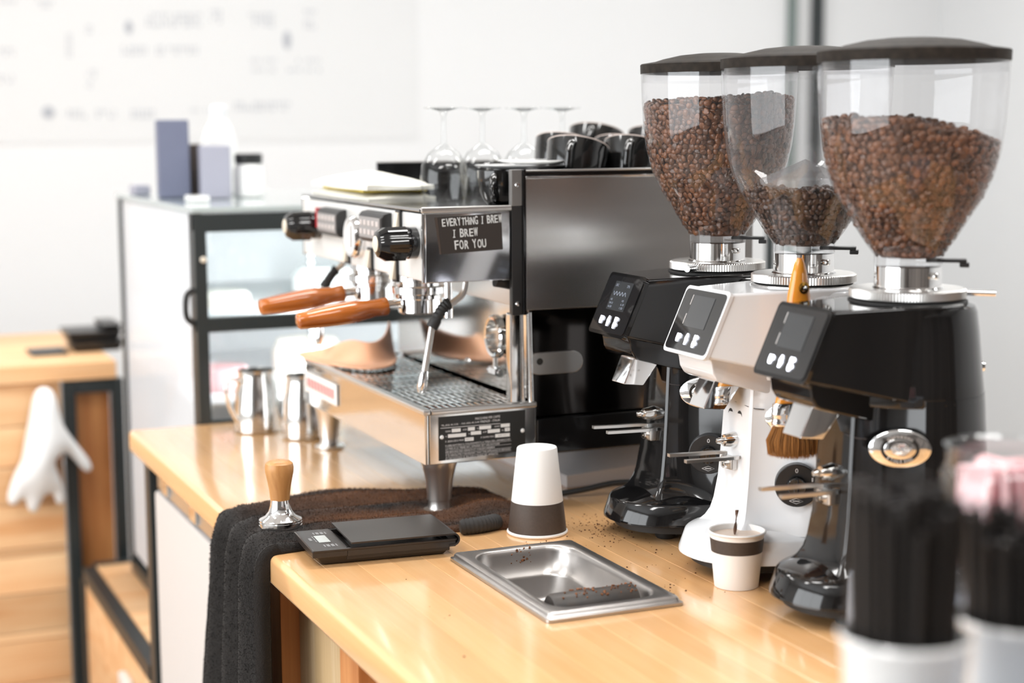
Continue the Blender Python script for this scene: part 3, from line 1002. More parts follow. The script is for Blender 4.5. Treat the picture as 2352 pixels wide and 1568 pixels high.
def wine_glass(cx, cy, z0, h, r, lab):
    t = thing('wine_glass', (cx, cy, z0), lab, 'glass', 'upturned wine glasses on the machine')
    obj('bowl', MB().lathe([(r * .86, z0), (r * .95, z0 + h * .12), (r, z0 + h * .24), (r * .93, z0 + h * .38), (r * .66, z0 + h * .5), (r * .28, z0 + h * .575), (.0045, z0 + h * .60)], (cx, cy, 0), 36, False, False), GLASS, t)
    obj('stem', MB().lathe([(.0046, z0 + h * .6), (.0038, z0 + h * .72), (.004, z0 + h * .9), (.007, z0 + h * .95)], (cx, cy, 0), 16, False, False), GLASS, t)
    obj('base', MB().lathe([(.006, z0 + h * .95), (.02, z0 + h * .972), (.031, z0 + h * .982), (.0315, z0 + h * .99), (.002, z0 + h)], (cx, cy, 0), 32, False, False), GLASS, t)


for k, (x, y) in enumerate(((.957, 2.5), (1.046, 2.555), (1.123, 2.56), (1.2, 2.575))):
    wine_glass(x, y, .4547, .148, .0385, ('upturned wine glass at the front edge of the machine top', 'upturned wine glass second in the row on the machine',
                                         'upturned wine glass third in the row on the machine', 'upturned wine glass partly hidden by the black cups')[k])


def cup(cx, cy, z0, h, r, lab, name='coffee_cup', tilt=None, ha=-2.4, group=None, rim=True):
    t = thing(name, (cx, cy, z0), lab, 'cup', group)
    o3 = (cx, cy, z0)
    pr = [(r * .55, 0), (r * .6, .002), (r * .72, h * .12), (r * .9, h * .4), (r * .98, h * .75), (r, h), (r * .95, h), (r * .93, h * .75), (r * .84, h * .4), (r * .6, h * .12), (.001, h * .1)]
    obj('bowl', MB().lathe(pr, o3, 40, True, False), BLKCER, t)
    hd = []
    ca, sa = math.cos(ha), math.sin(ha)
    for q in range(13):
        f = q / 12
        ang = PI * (f - .5)
        rad = r * (.98 if f > .5 else .86) + math.cos(ang) * h * .36
        zz = h * (.48 + .36 * math.sin(ang))
        hd.append((cx + ca * rad, cy + sa * rad, z0 + zz))
    obj('handle', MB().tube(hd, .0055, 12), BLKCER, t)
    if rim:
        obj('rim', MB().lathe([(r * 1.002, h - .001), (r * 1.002, h + .0006), (r * .95, h + .0006), (r * .95, h - .001)], o3, 40, False, False), RIMTAN, t)
    if tilt:
        t.rotation_euler = tilt
    return t


for k, (x, y) in enumerate(((.985, 2.335), (1.035, 2.42), (1.075, 2.31))):
    cup(x, y, .4547, .0505, .036, ('black espresso cup under the white saucers, nearest the corner bracket', 'black espresso cup under the white saucers, second from the corner bracket',
                                   'black espresso cup under the white saucers, hidden behind the rail')[k], 'espresso_cup', None, -2.2 - .1 * k, 'espresso cups under the saucers', False)
for k, (x, y, z0, r) in enumerate(((1.035, 2.365, .5055, .075), (1.058, 2.375, .5125, .056))):
    o = obj('saucer', MB().lathe([(r * .5, 0), (r * .55, .0005), (r * .98, .0055), (r, .0068), (r * .97, .0068), (r * .5, .003), (.001, .003)], (x, y, z0), 44, True, False), CERAM)
    tag(o, ('wide white saucer lying on the black espresso cups', 'small white saucer on top of the wide one')[k], 'saucer', 'saucers on the espresso cups')
LAB6 = ['black cup leaning on the machine, left of the front row', 'black cup leaning on the machine, next to the grinder hopper', 'black cup leaning behind the left cup of the front row',
        'black cup leaning in the middle of the second row', 'black cup at the back and top of the cup cluster', 'black cup behind the grinder hopper at the back of the cluster']
for k, (x, y, z0) in enumerate(((1.108, 2.345, .4625), (1.207, 2.345, .4625), (1.135, 2.45, .467), (1.24, 2.45, .4625), (1.285, 2.64, .482), (1.365, 2.57, .476))):
    cup(x, y, z0, .083, .049, LAB6[k], 'coffee_cup', (math.radians(-14), math.radians(16), 0), -2.2, 'black cups heaped on the machine')

# folded cream cloth on the far end of the machine top
t = thing('folded_cloth', (.9, 2.72, .4547), 'folded cream cloth with yellow stripe on the machine top', 'cloth')


def pillow(x0, x1, y0, y1, z0, h, jit, seed):
    r = random.Random(seed)
    nx, ny = 14, 14
    up, lo = [], []
    ph = [r.uniform(0, 6) for _ in range(4)]
    for i in range(nx + 1):
        for j in range(ny + 1):
            u, v = i / nx, j / ny
            e = (1 - abs(2 * u - 1) ** 6) * (1 - abs(2 * v - 1) ** 6)
            hh = h * (.35 + .65 * e) * (1 + jit * math.sin(5 * u + ph[0]) * math.cos(4 * v + ph[1]))
            x = x0 + (x1 - x0) * u + jit * .02 * math.sin(6 * v + ph[2])
            y = y0 + (y1 - y0) * v + jit * .02 * math.sin(6 * u + ph[3])
            up.append((x, y, z0 + hh))
            lo.append((x, y, z0))
    m = MB()
    n = nx + 1
    q = ny + 1
    fs = [(i * q + j, (i + 1) * q + j, (i + 1) * q + j + 1, i * q + j + 1) for i in range(nx) for j in range(ny)]
    N = len(up)
    fs += [tuple(N + k for k in f[::-1]) for f in fs]
    ring = [i * q for i in range(n)] + [nx * q + j for j in range(1, q)] + [i * q + ny for i in range(nx - 1, -1, -1)] + [j for j in range(ny - 1, 0, -1)]
    for k in range(len(ring)):
        a, b = ring[k], ring[(k + 1) % len(ring)]
        fs.append((b, a, N + a, N + b))
    return m.add(up + lo, fs)


obj('lower_fold', pillow(.84, .955, 2.545, 2.86, .4548, .012, .25, 3), CREAM, t)
obj('yellow_stripe', MB().box(.84, .95, 2.56, 2.78, .4665, .4705, .0015), YELLOW, t)
obj('upper_fold', pillow(.838, .952, 2.54, 2.85, .4706, .02, .3, 4), CREAM, t)

# ------------------------------------------------------------------ grinders
GX = 1.1925
BODY = {'black': BLACK, 'white': WHITEP}


def hopper_r(z):
    P = [(.405, .0385), (.42, .0395), (.4388, .053), (.4616, .067), (.4863, .0825), (.513, .0945), (.5416, .1013), (.5722, .105), (.613, .1075), (.644, .1085)]
    for (a, ra), (b, rb) in zip(P, P[1:]):
        if z <= b:
            q = (z - a) / (b - a)
            return ra + (rb - ra) * max(0, q)
    return P[-1][1]


def body_ring(z, R, w, xf):
    out = []
    phi = math.radians(112)
    for k in range(33):
        a = -phi + 2 * phi * k / 32
        out.append((R * math.cos(a), R * math.sin(a), z))
    xa, ya = R * math.cos(phi), R * math.sin(phi)
    side = []
    for k in range(1, 6):
        q = k / 5
        e = q - .12 * math.sin(PI * q)
        side.append((xa + (xf + .007 - xa) * q, ya + (w - ya) * (q + .16 * math.sin(PI * q)), z))
    fr = [(xf + .003, w - .001, z), (xf + .0005, w - .004, z), (xf, w - .009, z), (xf - .001, w * .4, z)]
    out += side + fr
    out += [(p[0], -p[1], p[2]) for p in (side + fr)[::-1]]
    return out


def bean_mesh(seg=10, rg=6):
    vs, fs = [(0, 0, .5)], []
    for i in range(1, rg):
        th = PI * i / rg
        for k in range(seg):
            a = 2 * PI * k / seg
            vs.append((math.sin(th) * math.cos(a), math.sin(th) * math.sin(a), math.cos(th)))
    vs[0] = (0, 0, 1)
    vs.append((0, 0, -1))
    for k in range(seg):
        fs.append((0, 1 + k, 1 + (k + 1) % seg))
        for i in range(rg - 2):
            a, b = 1 + i * seg + k, 1 + i * seg + (k + 1) % seg
            fs.append((a, a + seg, b + seg, b))
        fs.append((1 + (rg - 2) * seg + k, len(vs) - 1, 1 + (rg - 2) * seg + (k + 1) % seg))
    out = []
    # pole axis -> long axis x; flat side = -y with a crease along x
    for (a, b, c) in vs:
        x, y, z = c, a, b
        y = y if y > 0 else y * .55
        if y < -.2 and abs(z) < .38 and abs(x) < .93:
            y += .3 * (1 - abs(z) / .38) + .05
        out.append((x * .0053, y * .0036, z * .0043))
    return np.array(out), fs


BV, BF = bean_mesh()


def quat_basis(nrm):
    """random frame whose y axis leans along +-nrm"""
    n = Vector(nrm) + Vector((rng.normal(), rng.normal(), rng.normal())) * .35
    n.normalize()
    if rng.random() < .45:
        n = -n
    t = Vector((rng.normal(), rng.normal(), rng.normal()))
    t = (t - n * t.dot(n)).normalized()
    w = t.cross(n)
    return Matrix((t, n, w)).transposed()


single_beans = []


def beans_for(oy, ztop, m, root, singles, lab):
    """ztop(x, y): surface height of the heap in grinder space"""
    pts = []
    z = .424
    while z < .62:
        R = hopper_r(z) - .0046
        n = max(6, int(2 * PI * R / .0088))
        o = rng.random()
        for k in range(n):
            a = 2 * PI * (k + o + rng.normal() * .12) / n
            rr = R - abs(rng.normal()) * .0012
            x, y = rr * math.cos(a), rr * math.sin(a)
            zz = z + rng.normal() * .001
            if zz < ztop(x, y) - .002:
                pts.append((x, y, zz, math.cos(a), math.sin(a), -.3))
        z += .0066
    # top surface
    g = .0092
    for i in range(-13, 14):
        for j in range(-13, 14):
            x, y = (i + rng.normal() * .18) * g, (j + rng.normal() * .18) * g
            zt = ztop(x, y)
            if math.hypot(x, y) < hopper_r(zt) - .006:
                pts.append((x, y, zt + rng.normal() * .0012, 0, 0, 1))
    pts = np.array(pts)
    cam_dir = np.array([-GX, -oy]) / math.hypot(GX, oy)
    face = pts[:, 3] * cam_dir[0] + pts[:, 4] * cam_dir[1]
    order = np.argsort(-(face + rng.random(len(pts)) * .6 + (pts[:, 2] - .42) * 1.5))
    pick = set(order[:singles].tolist())
    V, Fc = [], []
    nb = len(BV)
    for idx, p in enumerate(pts):
        Mx = quat_basis(p[3:6])
        s = rng.uniform(.88, 1.15)
        if idx in pick:
            single_beans.append((Vector((GX + p[0], oy + p[1], p[2])), Mx, s, m, lab))
            continue
        q = BV @ np.array(Mx).T * s + p[:3]
        off = nb * (len(V))
        V.append(q)
        Fc += [tuple(i + off for i in f) for f in BF]
    mb = MB()
    mb.v = [tuple(v) for v in np.concatenate(V)]
    mb.f = Fc
    # dark core that fills the middle of the heap
    ring = []
    for q in range(9):
        f = q / 8
        rr = []
        for k in range(32):
            a = 2 * PI * k / 32
            zt = ztop(.08 * math.cos(a), .08 * math.sin(a)) - .005
            zz = .418 + (zt - .418) * f
            R = hopper_r(zz) - .0075
            rr.append((R * math.cos(a), R * math.sin(a), zz))
        ring.append(rr)
    mb.rings(ring)
    obj('coffee_beans', mb, m, root, kind='stuff', ang=60)


def switch_frame():
    n = Vector((-.54, -.84, 0)).normalized()
    u = Vector((0, 0, 1)).cross(n).normalized()     # to the right seen from outside
    return n, u, Vector((0, 0, 1))


def grinder(oy, color, label, fill, rod, singles, beanlab, beanmat):
    bm_ = BODY[color]
    t = thing('coffee_grinder', (0, 0, 0), label, 'grinder', 'coffee grinders along the counter')
    P = lambda name, mb, m, par=None, **k: obj(name, mb, m, par or t, **k)
    # base
    rs = []
    for s, z in ((.96, .0235), (1.0, .0255), (.999, .030), (.95, .052), (.94, .0538), (.925, .0552), (.8, .0615), (.66, .0685), (.5, .0755), (.35, .08)):
        ring = []
        for k in range(64):
            a = 2 * PI * k / 64
            c, q = math.cos(a), math.sin(a)
            e = 2 / 2.3
            ax = .168 if c < 0 else .12
            ring.append((ax * math.copysign(abs(c) ** e, c) * s, .1 * math.copysign(abs(q) ** e, q) * s, z))
        rs.append(ring)
    P('base', MB().rings(rs), bm_, ang=24)
    P('base_plate', MB().rings([[(p[0] * .9, p[1] * .9, zz) for p in rs[1]] for zz in (.0135, .0238)]), RUBBER)
    for fx, fy in ((-.098, -.032), (-.098, .045), (.08, -.055), (.08, .055)):
        P('foot', MB().lathe([(.0125, 0), (.0145, .003), (.0145, .0138)], (fx, fy, 0), 20), RUBBER)
    # tapering motor housing with narrow front column
    LV = [(.058, .103, .055, -.124), (.066, .1015, .049, -.1175), (.076, .1, .0445, -.1125), (.09, .099, .0415, -.109), (.12, .0985, .0385, -.1045), (.16, .097, .037, -.1015), (.21, .0945, .0355, -.0985), (.25, .092, .035, -.0965), (.262, .091, .035, -.096)]
    P('housing', MB().rings([body_ring(*l) for l in LV]), bm_, ang=30)
    P('motor_cover', MB().lathe([(.0905, .253), (.0915, .256), (.0885, .28), (.083, .335), (.080, .357), (.077, .363), (.07, .365)], (0, 0, 0), 48), bm_)
    P('cover_screw', MB().lathe([(.0, .004), (.006, .003), (.0075, 0)], (.0, 0, 0), 16, False, False, M=Matrix.Translation((.077, -.042, .29)) @ Matrix.Rotation(-.5, 4, 'Z') @ Matrix.Rotation(PI / 2, 4, 'Y')), CHROME)
    # head block
    hb = MB()
    b = bmesh.new()
    sec = [(-.1375, .0515, .3655, -.1725, .053, .2875), (-.06, .067, .3675, -.07, .072, .2635), (-.012, .0775, .3685, -.012, .0815, .2505), (.03, .07, .368, .03, .072, .2505)]
    vv = []
    for (xt, wt, zt, xb, wb, zb) in sec:
        vv.append([b.verts.new(p) for p in ((xb, -wb, zb), (xb, wb, zb), (xt, wt, zt), (xt, -wt, zt))])
    for k in range(3):
        for j in range(4):
            b.faces.new((vv[k][j], vv[k][(j + 1) % 4], vv[k + 1][(j + 1) % 4], vv[k + 1][j]))
    b.faces.new(vv[0][::-1])
    b.faces.new(vv[3])
    bmesh.ops.recalc_face_normals(b, faces=b.faces)
    ed = [e for e in b.edges if e.calc_face_angle(0) > .5]
    bmesh.ops.bevel(b, geom=ed, offset=.004, segments=3, profile=.5, affect='EDGES')
    hb.wn = True
    P('head', hb.bm(b), bm_, ang=30)
    lip = [(-.166, .292), (-.16, .279), (-.158, .266), (-.152, .257), (-.145, .2535), (-.06, .231), (-.01, .23), (-.01, .29)]
    P('chute_cover', MB().prism(lip, -.043, .043, 'y', .003), bm_, ang=30)
    # display
    dd = Vector((-.0355, 0, -.0785))
    L = dd.length
    dd.normalize()
    nn = Vector((dd.z, 0, -dd.x))
    if nn.x > 0:
        nn = -nn
    T0 = Vector((-.1375, 0, .3655)) + nn * .0005

    def slab(ha, t0, t1, n0, n1, yc=0, r=.006):
        lo, hi = [], []
        for (yy, tt) in rrect(ha, (t1 - t0) / 2, r, 4):
            p = T0 + dd * ((t0 + t1) / 2 + tt) + Vector((0, yc + yy, 0))
            lo.append(tuple(p + nn * n0))
            hi.append(tuple(p + nn * n1))
        m = MB().rings([lo, hi])
        b = bmesh.new()
        vs = [b.verts.new(v) for v in m.v]
        for f in m.f:
            b.faces.new([vs[i] for i in f])
        bmesh.ops.recalc_face_normals(b, faces=b.faces)
        return MB().bm(b)

    P('bezel', slab(.0545, -.0015, L + .0025, -.003, .0022, 0, .007), bm_)
    dp = P('display_panel', slab(.0505, .003, L - .002, .0024, .0034), SCREENG)
    P('screen', slab(.026, .0105, .0525, .0036, .0039, -.001, .0005), SCREEN, dp)
    st = MB()
    uu = Vector((0, -1, 0))

    def on(y, tt):
        return T0 + dd * tt + Vector((0, y, 0)) + nn * .0042
    if rod == 'left':
        text(st, '20C', on(.021, .018), uu, -dd, .0035, .008)
        text(st, '27%', on(-.012, .018), uu, -dd, .0035, .008)
        for k, s in enumerate(('43', '04:13', '16:30')):
            text(st, s, on(.021, .039 + k * .0052), uu, -dd, .003, .010 if k else .005)
        for k, s in enumerate(('10', '6,18', '1.50')):
            text(st, s, on(-.013, .039 + k * .0052), uu, -dd, .003, .009 if k else .005)
        pth = [on(.02 - .0042 * k, .0275 + (.0035 if k % 2 else -.002)) for k in range(10)]
        st.tube(smooth_path(pth, 4), .00035, 4)
    else:
        st.tube([on(.0265, .0105), on(.0265, .024)], .0005, 4)
        st.tube([on(.0265, .036), on(.0265, .05)], .0005, 4)
    obj('screen_text', st, SCREENT if rod == 'left' else PRINT, dp, flat=True)

    def icon(y, kind):
        m = MB()

        def pol(ps):
            lo = [tuple(on(y - a, .0685 - c)) for a, c in ps]
            hi = [tuple(Vector(p) + nn * .0005) for p in lo]
            m.rings([lo, hi])
        if kind == 0:
            pol([(-.0055, .0055), (.003, .0055), (.0062, .0035), (.0062, 0), (.003, -.001), (.0015, -.0055), (-.0035, -.0055), (-.0055, -.002)])
        elif kind == 1:
            pol([(-.003, .004), (-.0015, .0075), (.0015, .0075), (.0035, .004), (.0035, .001), (.005, -.001), (.002, -.0075), (-.002, -.0075), (-.003, -.001), (-.004, .001)])
        else:
            for dz in (.0035, -.0045):
                pol([(-.005, .004 + dz), (.003, .004 + dz), (.0058, .0022 + dz), (.0058, -.0005 + dz), (.003, -.001 + dz), (.001, -.0045 + dz), (-.0032, -.0045 + dz), (-.005, -.001 + dz)])
        obj('icon', m, ICON, dp, flat=True)
    for k, y in enumerate((.0235, .0035, -.0185)):
        icon(y, k)
    # spout
    ch = MB()
    ch.hexa([(-.157, -.019, .2185), (-.128, -.022, .2155), (-.128, .022, .2155), (-.157, .019, .2185), (-.141, -.02, .2555), (-.104, -.024, .248), (-.104, .024, .248), (-.141, .02, .2555)], .0015)
    P('spout', ch, CHROME)
    # fork with its bracket, micro switch nose, plugs
    for yy in (.021, -.021):
        fk = MB()
        pa = smooth_path([(-.098, yy * .5, .1515), (-.106, yy * .85, .152), (-.12, yy, .1525), (-.15, yy, .153), (-.184, yy * 1.05, .154)], 4)
        rr = []
        for p in pa:
            rr.append([(p.x, p.y - .0035, p.z - .002), (p.x, p.y + .0035, p.z - .002), (p.x, p.y + .0035, p.z + .002), (p.x, p.y - .0035, p.z + .002)])
        fk.rings(rr)
        P('fork_prong', fk, SATIN, flat=True)
    br = P('fork_bracket', MB().box(-.113, -.098, -.014, .014, .1345, .1505, .002), SATIN)
    obj('bracket_bolt', MB().lathe([(.0, .001), (.0025, .001), (.0028, .004), (.0052, .004), (.0055, 0)], (-.113, 0, .141), 16, False, False, M=Matrix.Rotation(-PI / 2, 4, 'Y')), STEEL, br)
    nz = P('switch_nose', MB().lathe([(.0105, 0), (.0105, .004), (.0075, .018), (.004, .0182), (.004, .023), (.0045, .0235), (.003, .028), (.001, .0285)], (-.0995, -.002, .172), 24, M=Matrix.Rotation(-PI / 2, 4, 'Y')), STEEL)
    if color == 'white':
        for yy in (.011, -.011):
            P('plug', MB().lathe([(.0058, 0), (.0058, .0012)], (-.0985, yy, .2035), 20, M=Matrix.Rotation(-PI / 2, 4, 'Y') @ Matrix.Diagonal((1.25, 1, 1, 1))), RUBBER)
    sm_ = MB()
    zs = .2185
    sm_.tube([(-.082, -.041, zs - .003), (-.092, -.0365, zs - .002), (-.0978, -.029, zs), (-.0985, 0, zs + .002), (-.0978, .029, zs), (-.09, .037, zs)], .0006, 6)
    P('seam', sm_, SEAM)
    # oval badge and rotary switch on the side of the housing
    n, u, v = switch_frame()
    eo = Vector((-.060, -.0735, .209)) + n * .004
    em = MB()
    ov = [(math.cos(2 * PI * k / 40), math.sin(2 * PI * k / 40)) for k in range(40)]

    def ovr(a, b, off):
        return [tuple(eo + u * (a * c) + v * (b * s) + n * off) for c, s in ov]
    em.rings([ovr(.0345, .0215, -.008), ovr(.0345, .0215, .001), ovr(.0325, .0195, .0025)])
    e_ = P('badge', em, CHROME)
    obj('badge_ring', MB().rings([ovr(.0215, .0168, .0026), ovr(.0215, .0168, .0031)]), PLATEB, e_)
    obj('badge_centre', MB().rings([ovr(.0178, .0115, .0032), ovr(.0178, .0115, .0036), ovr(.0165, .0105, .0042)]), CHROME, e_)
    cr = MB()
    for sc_ in (.0095, .0062):
        cr.tube([eo + u * (sc_ * math.cos(a)) + v * (sc_ * .62 * math.sin(a)) + n * .0042 for a in [2 * PI * k / 20 for k in range(21)]], .0006, 6)
    cr.tube([eo + u * (.002 * math.sin(k)) + v * (-.005 + k * .0017) + n * .0042 for k in range(7)], .0007, 6)
    obj('badge_relief', cr, SATIN, e_)
    bl = MB()
    for s, sgn in (('ESPRESSO', 1), ('ITALIANO', -1)):
        for k, c in enumerate(s):
            a = (PI / 2 + (3.5 - k) * .2) if sgn > 0 else (-PI / 2 - (3.5 - k) * .2)
            rx, ry = .0193, .0142
            p = eo + u * (rx * math.cos(a)) + v * (ry * math.sin(a)) + n * .0034
            tu_ = (u * (rx * math.sin(a)) - v * (ry * math.cos(a))).normalized() * sgn
            tv_ = n.cross(tu_)
            text(bl, c, p - tu_ * .0014 - tv_ * .0014, tu_, tv_, .0029, .0028 if c != 'I' else .001)
    obj('badge_lettering', bl, PRINT, e_, flat=True)
    so = Vector((-.056, -.0775, .124)) + n * .004
    Ms = Matrix((u, v, n)).transposed().to_4x4()
    sw = P('rotary_switch', MB().lathe([(.0272, -.01), (.0272, .0035), (.026, .0045)], so[:], 44, M=Ms), SATBLK)
    obj('switch_knob', MB().lathe([(.0125, .0046), (.0118, .014), (.0105, .0155)], so[:], 28, M=Ms), BLACK, sw)
    obj('knob_grip', MB().box(-.003, .003, -.011, .011, .0156, .019, .001, M=Matrix.Translation(so) @ Ms), BLACK, sw)
    sp = MB()
    text(sp, '0', so + u * -.0018 + v * .0165 + n * .0047, u, v, .0055, .0036)
    text(sp, '1', so + u * .0185 + v * .0055 + n * .0047, u, v, .0055, .002)
    dm = [so + u * (.0085 * a) + v * (-.0195 + .0034 * c) + n * .0048 for a, c in ((-1, 0), (0, 1), (1, 0), (0, -1), (-1, 0))]
    sp.tube(dm, .00028, 4)
    sp.tube([so + u * -.0042 + v * -.0195 + n * .0047, so + u * .0042 + v * -.0195 + n * .0047], .0006, 4)
    obj('switch_print', sp, PRINT, sw, flat=True)
    # grind ring, collar, hopper, lid
    kr_ = []
    nt_ = 120
    for z, r0 in ((.371, .064), (.372, .0665), (.381, .0665), (.3825, .0645)):
        ring = []
        for k in range(nt_ * 2):
            a = PI * k / nt_
            rr = r0 + (.0009 if k % 2 and r0 > .0665 - 1e-6 else 0)
            ring.append((rr * math.cos(a), rr * math.sin(a), z))
        kr_.append(ring)
    gr_ = P('grind_ring', MB().rings(kr_), SATIN, flat=True)
    obj('ring_seat', MB().lathe([(.069, .3642), (.069, .3685), (.062, .3708)], (0, 0, 0), 44), RUBBER if color == 'black' else CHROME, gr_)
    if rod:
        a = {'left': math.radians(-146), 'right': math.radians(-32)}[rod]
        c, s = math.cos(a), math.sin(a)
        if rod == 'left':
            obj('lever_rod', MB().tube([(.06 * c, .06 * s, .377), (.094 * c - .0, .094 * s, .377)], .0042, 16), CHROME, gr_)
        else:
            obj('lever_rod', MB().tube([(.06 * c, .06 * s, .377), (.1 * c, .1 * s, .376)], .0035, 16), CHROME, gr_)
    P('collar', MB().lathe([(.041, .3826), (.0388, .384), (.0388, .408), (.037, .4085)], (0, 0, 0), 44), CHROME)
    hp = P('hopper', MB().lathe([(.0392, .4087), (.0392, .42)] + [(hopper_r(q), q) for q in [.424 + (.644 - .424) * k / 26 for k in range(27)]], (0, 0, 0), 64, False, False), HOPPER)
    obj('bean_guard', MB().add([(.0, .0, .528), (-.042, -.042, .502), (.042, -.042, .502), (.042, .042, .502), (-.042, .042, .502), (-.03, -.03, .45), (.03, -.03, .45), (.03, .03, .45), (-.03, .03, .45)],
                               [(0, 1, 2), (0, 2, 3), (0, 3, 4), (0, 4, 1), (1, 5, 6, 2), (2, 6, 7, 3), (3, 7, 8, 4), (4, 8, 5, 1)]), GUARD, hp, flat=True)
    ld = [(.1092, .6425), (.1095, .6545), (.108, .6558), (.09, .6585), (.078, .6622), (.055, .6672), (.03, .6697), (.001, .6705)]
    P('lid', MB().lathe([(.106, .6425)] + ld, (0, 0, 0), 64, False, False), LIDM)
    P('lid_rim', MB().lathe([(.1062, .631), (.1062, .6422)], (0, 0, 0), 64, False, False), HOPPER)
    a = math.radians(-37)
    Ml = Matrix.Rotation(a, 4, 'Z')
    P('shutter_lever', MB().box(.02, .066, -.009, .009, .4125, .4165, .001, M=Ml).box(.058, .069, -.008, .008, .407, .4124, .001, M=Ml), SATBLK)
    P('catch_pin', MB().lathe([(.004, 0), (.004, .006), (.0025, .007)], (0, 0, 0), 14, M=Matrix.Rotation(math.radians(-80), 4, 'Z') @ Matrix.Translation((.0388, 0, .398)) @ Matrix.Rotation(PI / 2, 4, 'Y')), STEEL)
    P('shutter_flap', MB().lathe([(.03, .4225), (.034, .4245), (.02, .43), (.001, .431)], (0, 0, 0), 28), SATBLK)
    beans_for(oy, fill, beanmat, t, singles, beanlab)
    t.location = (GX, oy, 0)
    return t


grinder(2.042, 'black', 'black coffee grinder with full hopper, standing next to the espresso machine', lambda x, y: .604 + .06 * (x * .8 - y * .5) + .004 * math.sin(60 * x) , 'left', 160,
        'roasted coffee bean behind the clear hopper of the grinder beside the machine', BEANM)
grinder(1.8225, 'white', 'white coffee grinder with nearly empty hopper between the two black grinders', lambda x, y: .487 + .004 * math.sin(70 * x) * math.cos(50 * y), None, 0, '', BEAND)
grinder(1.603, 'black', 'black coffee grinder nearest the sugar jar, its hopper two thirds full', lambda x, y: .575 - .25 * max(0, x * .75 - y * .65 - .005) + .003 * math.sin(70 * x), 'right', 140,
        'roasted coffee bean behind the clear hopper of the grinder nearest the sugar jar', BEANM)

protos = {}
for (loc, Mx, s, m, lab) in single_beans:
    if m.name not in protos:
        mb = MB()
        mb.add(BV, BF)
        protos[m.name] = mk_mesh('coffee_bean', mb, m, 60)
    o = bpy.data.objects.new('coffee_bean', protos[m.name])
    COL.objects.link(o)
    o.matrix_world = Matrix.Translation(loc) @ Mx.to_4x4() @ Matrix.Scale(s, 4)
    tag(o, lab, 'coffee bean', 'coffee beans in the hopper ' + ('beside the machine' if 'machine' in lab else 'nearest the sugar jar'))

# ------------------------------------------------------------------ grinder brush hanging between the grinders
BY = 1.712
t = thing('grinder_brush', (1.115, BY, .166), 'brush with amber handle and ginger bristles propped between two grinders', 'brush')
hb = MB()
rs = []
for z, a, b_ in ((.412, .003, .003), (.406, .0065, .006), (.395, .0095, .008), (.38, .0125, .0095), (.365, .0155, .0105), (.34, .0165, .011), (.30, .0145, .011), (.265, .017, .0115), (.243, .029, .0125), (.236, .031, .0125)):
    rs.append([(1.114 + a * math.cos(2 * PI * k / 24), BY + b_ * math.sin(2 * PI * k / 24), z) for k in range(24)])
obj('handle', hb.rings(rs), AMBER, t, label='translucent amber handle')
obj('hang_ring', MB().lathe([(.0065, 0), (.0072, .0015), (.005, .002), (.0045, .0005)], (1.114, BY - .0098, .3765), 20, True, False, M=Matrix.Rotation(PI / 2, 4, 'X')), mat('brass_eye', (.4, .22, .05), .25, 1.0), t)
obj('hang_pin', MB().lathe([(.003, 0), (.003, .004), (.001, .0046)], (1.114, BY - .0095, .3765), 16, M=Matrix.Rotation(PI / 2, 4, 'X')), STEEL, t)
fr = []
for z, a in ((.2362, .0325), (.235, .0345), (.226, .0345), (.2245, .0355), (.221, .0355), (.2195, .0345), (.214, .0345), (.213, .0355), (.2095, .0355), (.208, .034)):
    fr.append([(1.114 + a * math.cos(2 * PI * k / 28), BY + .014 * math.sin(2 * PI * k / 28), z) for k in range(28)])
obj('ferrule', MB().rings(fr), CHROME, t)
bs = MB()
bv, bf = [], []
for k in range(2600):
    a, r = rng.random() * 2 * PI, math.sqrt(rng.random())
    x, y = r * math.cos(a), r * math.sin(a)
    p0 = np.array([1.114 + x * .033, BY + y * .0125, .2085])
    p2 = np.array([1.114 + x * .040 + rng.normal() * .0012, BY + y * .018 + rng.normal() * .001, .1665 + .006 * x * x + rng.normal() * .0012])
    p1 = (p0 + p2) / 2 + np.array([x * .005 + rng.normal() * .0008, y * .004, 0])
    w = np.array([.0005, -.00025, 0])
    i = len(bv)
    bv += [tuple(p0 - w), tuple(p0 + w), tuple(p1 + w), tuple(p1 - w), tuple(p2)]
    bf += [(i, i + 1, i + 2, i + 3), (i + 3, i + 2, i + 4)]
bs.v, bs.f = bv, bf
bs.rings([[(1.114 + a * math.cos(2 * PI * k / 24), BY + b_ * math.sin(2 * PI * k / 24), z) for k in range(24)] for z, a, b_ in ((.2085, .032, .0115), (.19, .034, .0135), (.172, .036, .0155))])
obj('bristles', bs, BRISTLE, t, kind='stuff')

# ------------------------------------------------------------------ paper cups
t = thing('paper_cup', (.943, 2.11, 0), 'upturned white paper cup with brown band standing by the towel end', 'paper cup')
rz = lambda z: .0413 - (.0413 - .0283) * (z - .004) / (.123 - .004)
obj('wall', MB().lathe([(rz(.047), .047), (rz(.122), .122), (.0275, .1235), (.0265, .1225), (.0258, .1195), (.001, .119)], (.943, 2.11, 0), 56, False, False), PAPER, t)
obj('band', MB().lathe([(rz(.003) + .0002, .003), (rz(.047) + .0002, .047), (rz(.047) - .0004, .0471)], (.943, 2.11, 0), 56, False, False), BROWNP, t, label='dark brown printed band')
obj('rolled_rim', MB().lathe([(.0408 + .0026 * math.cos(a), .0026 + .0026 * math.sin(a)) for a in [2 * PI * k / 12 for k in range(13)]], (.943, 2.11, 0), 56, False, False), PAPER, t)
c2 = (1.058, 1.757)
t = thing('espresso_paper_cup', (*c2, 0), 'small white paper cup of coffee before the white grinder', 'paper cup')
r2 = lambda z: .0275 + (.0345 - .0275) * z / .07
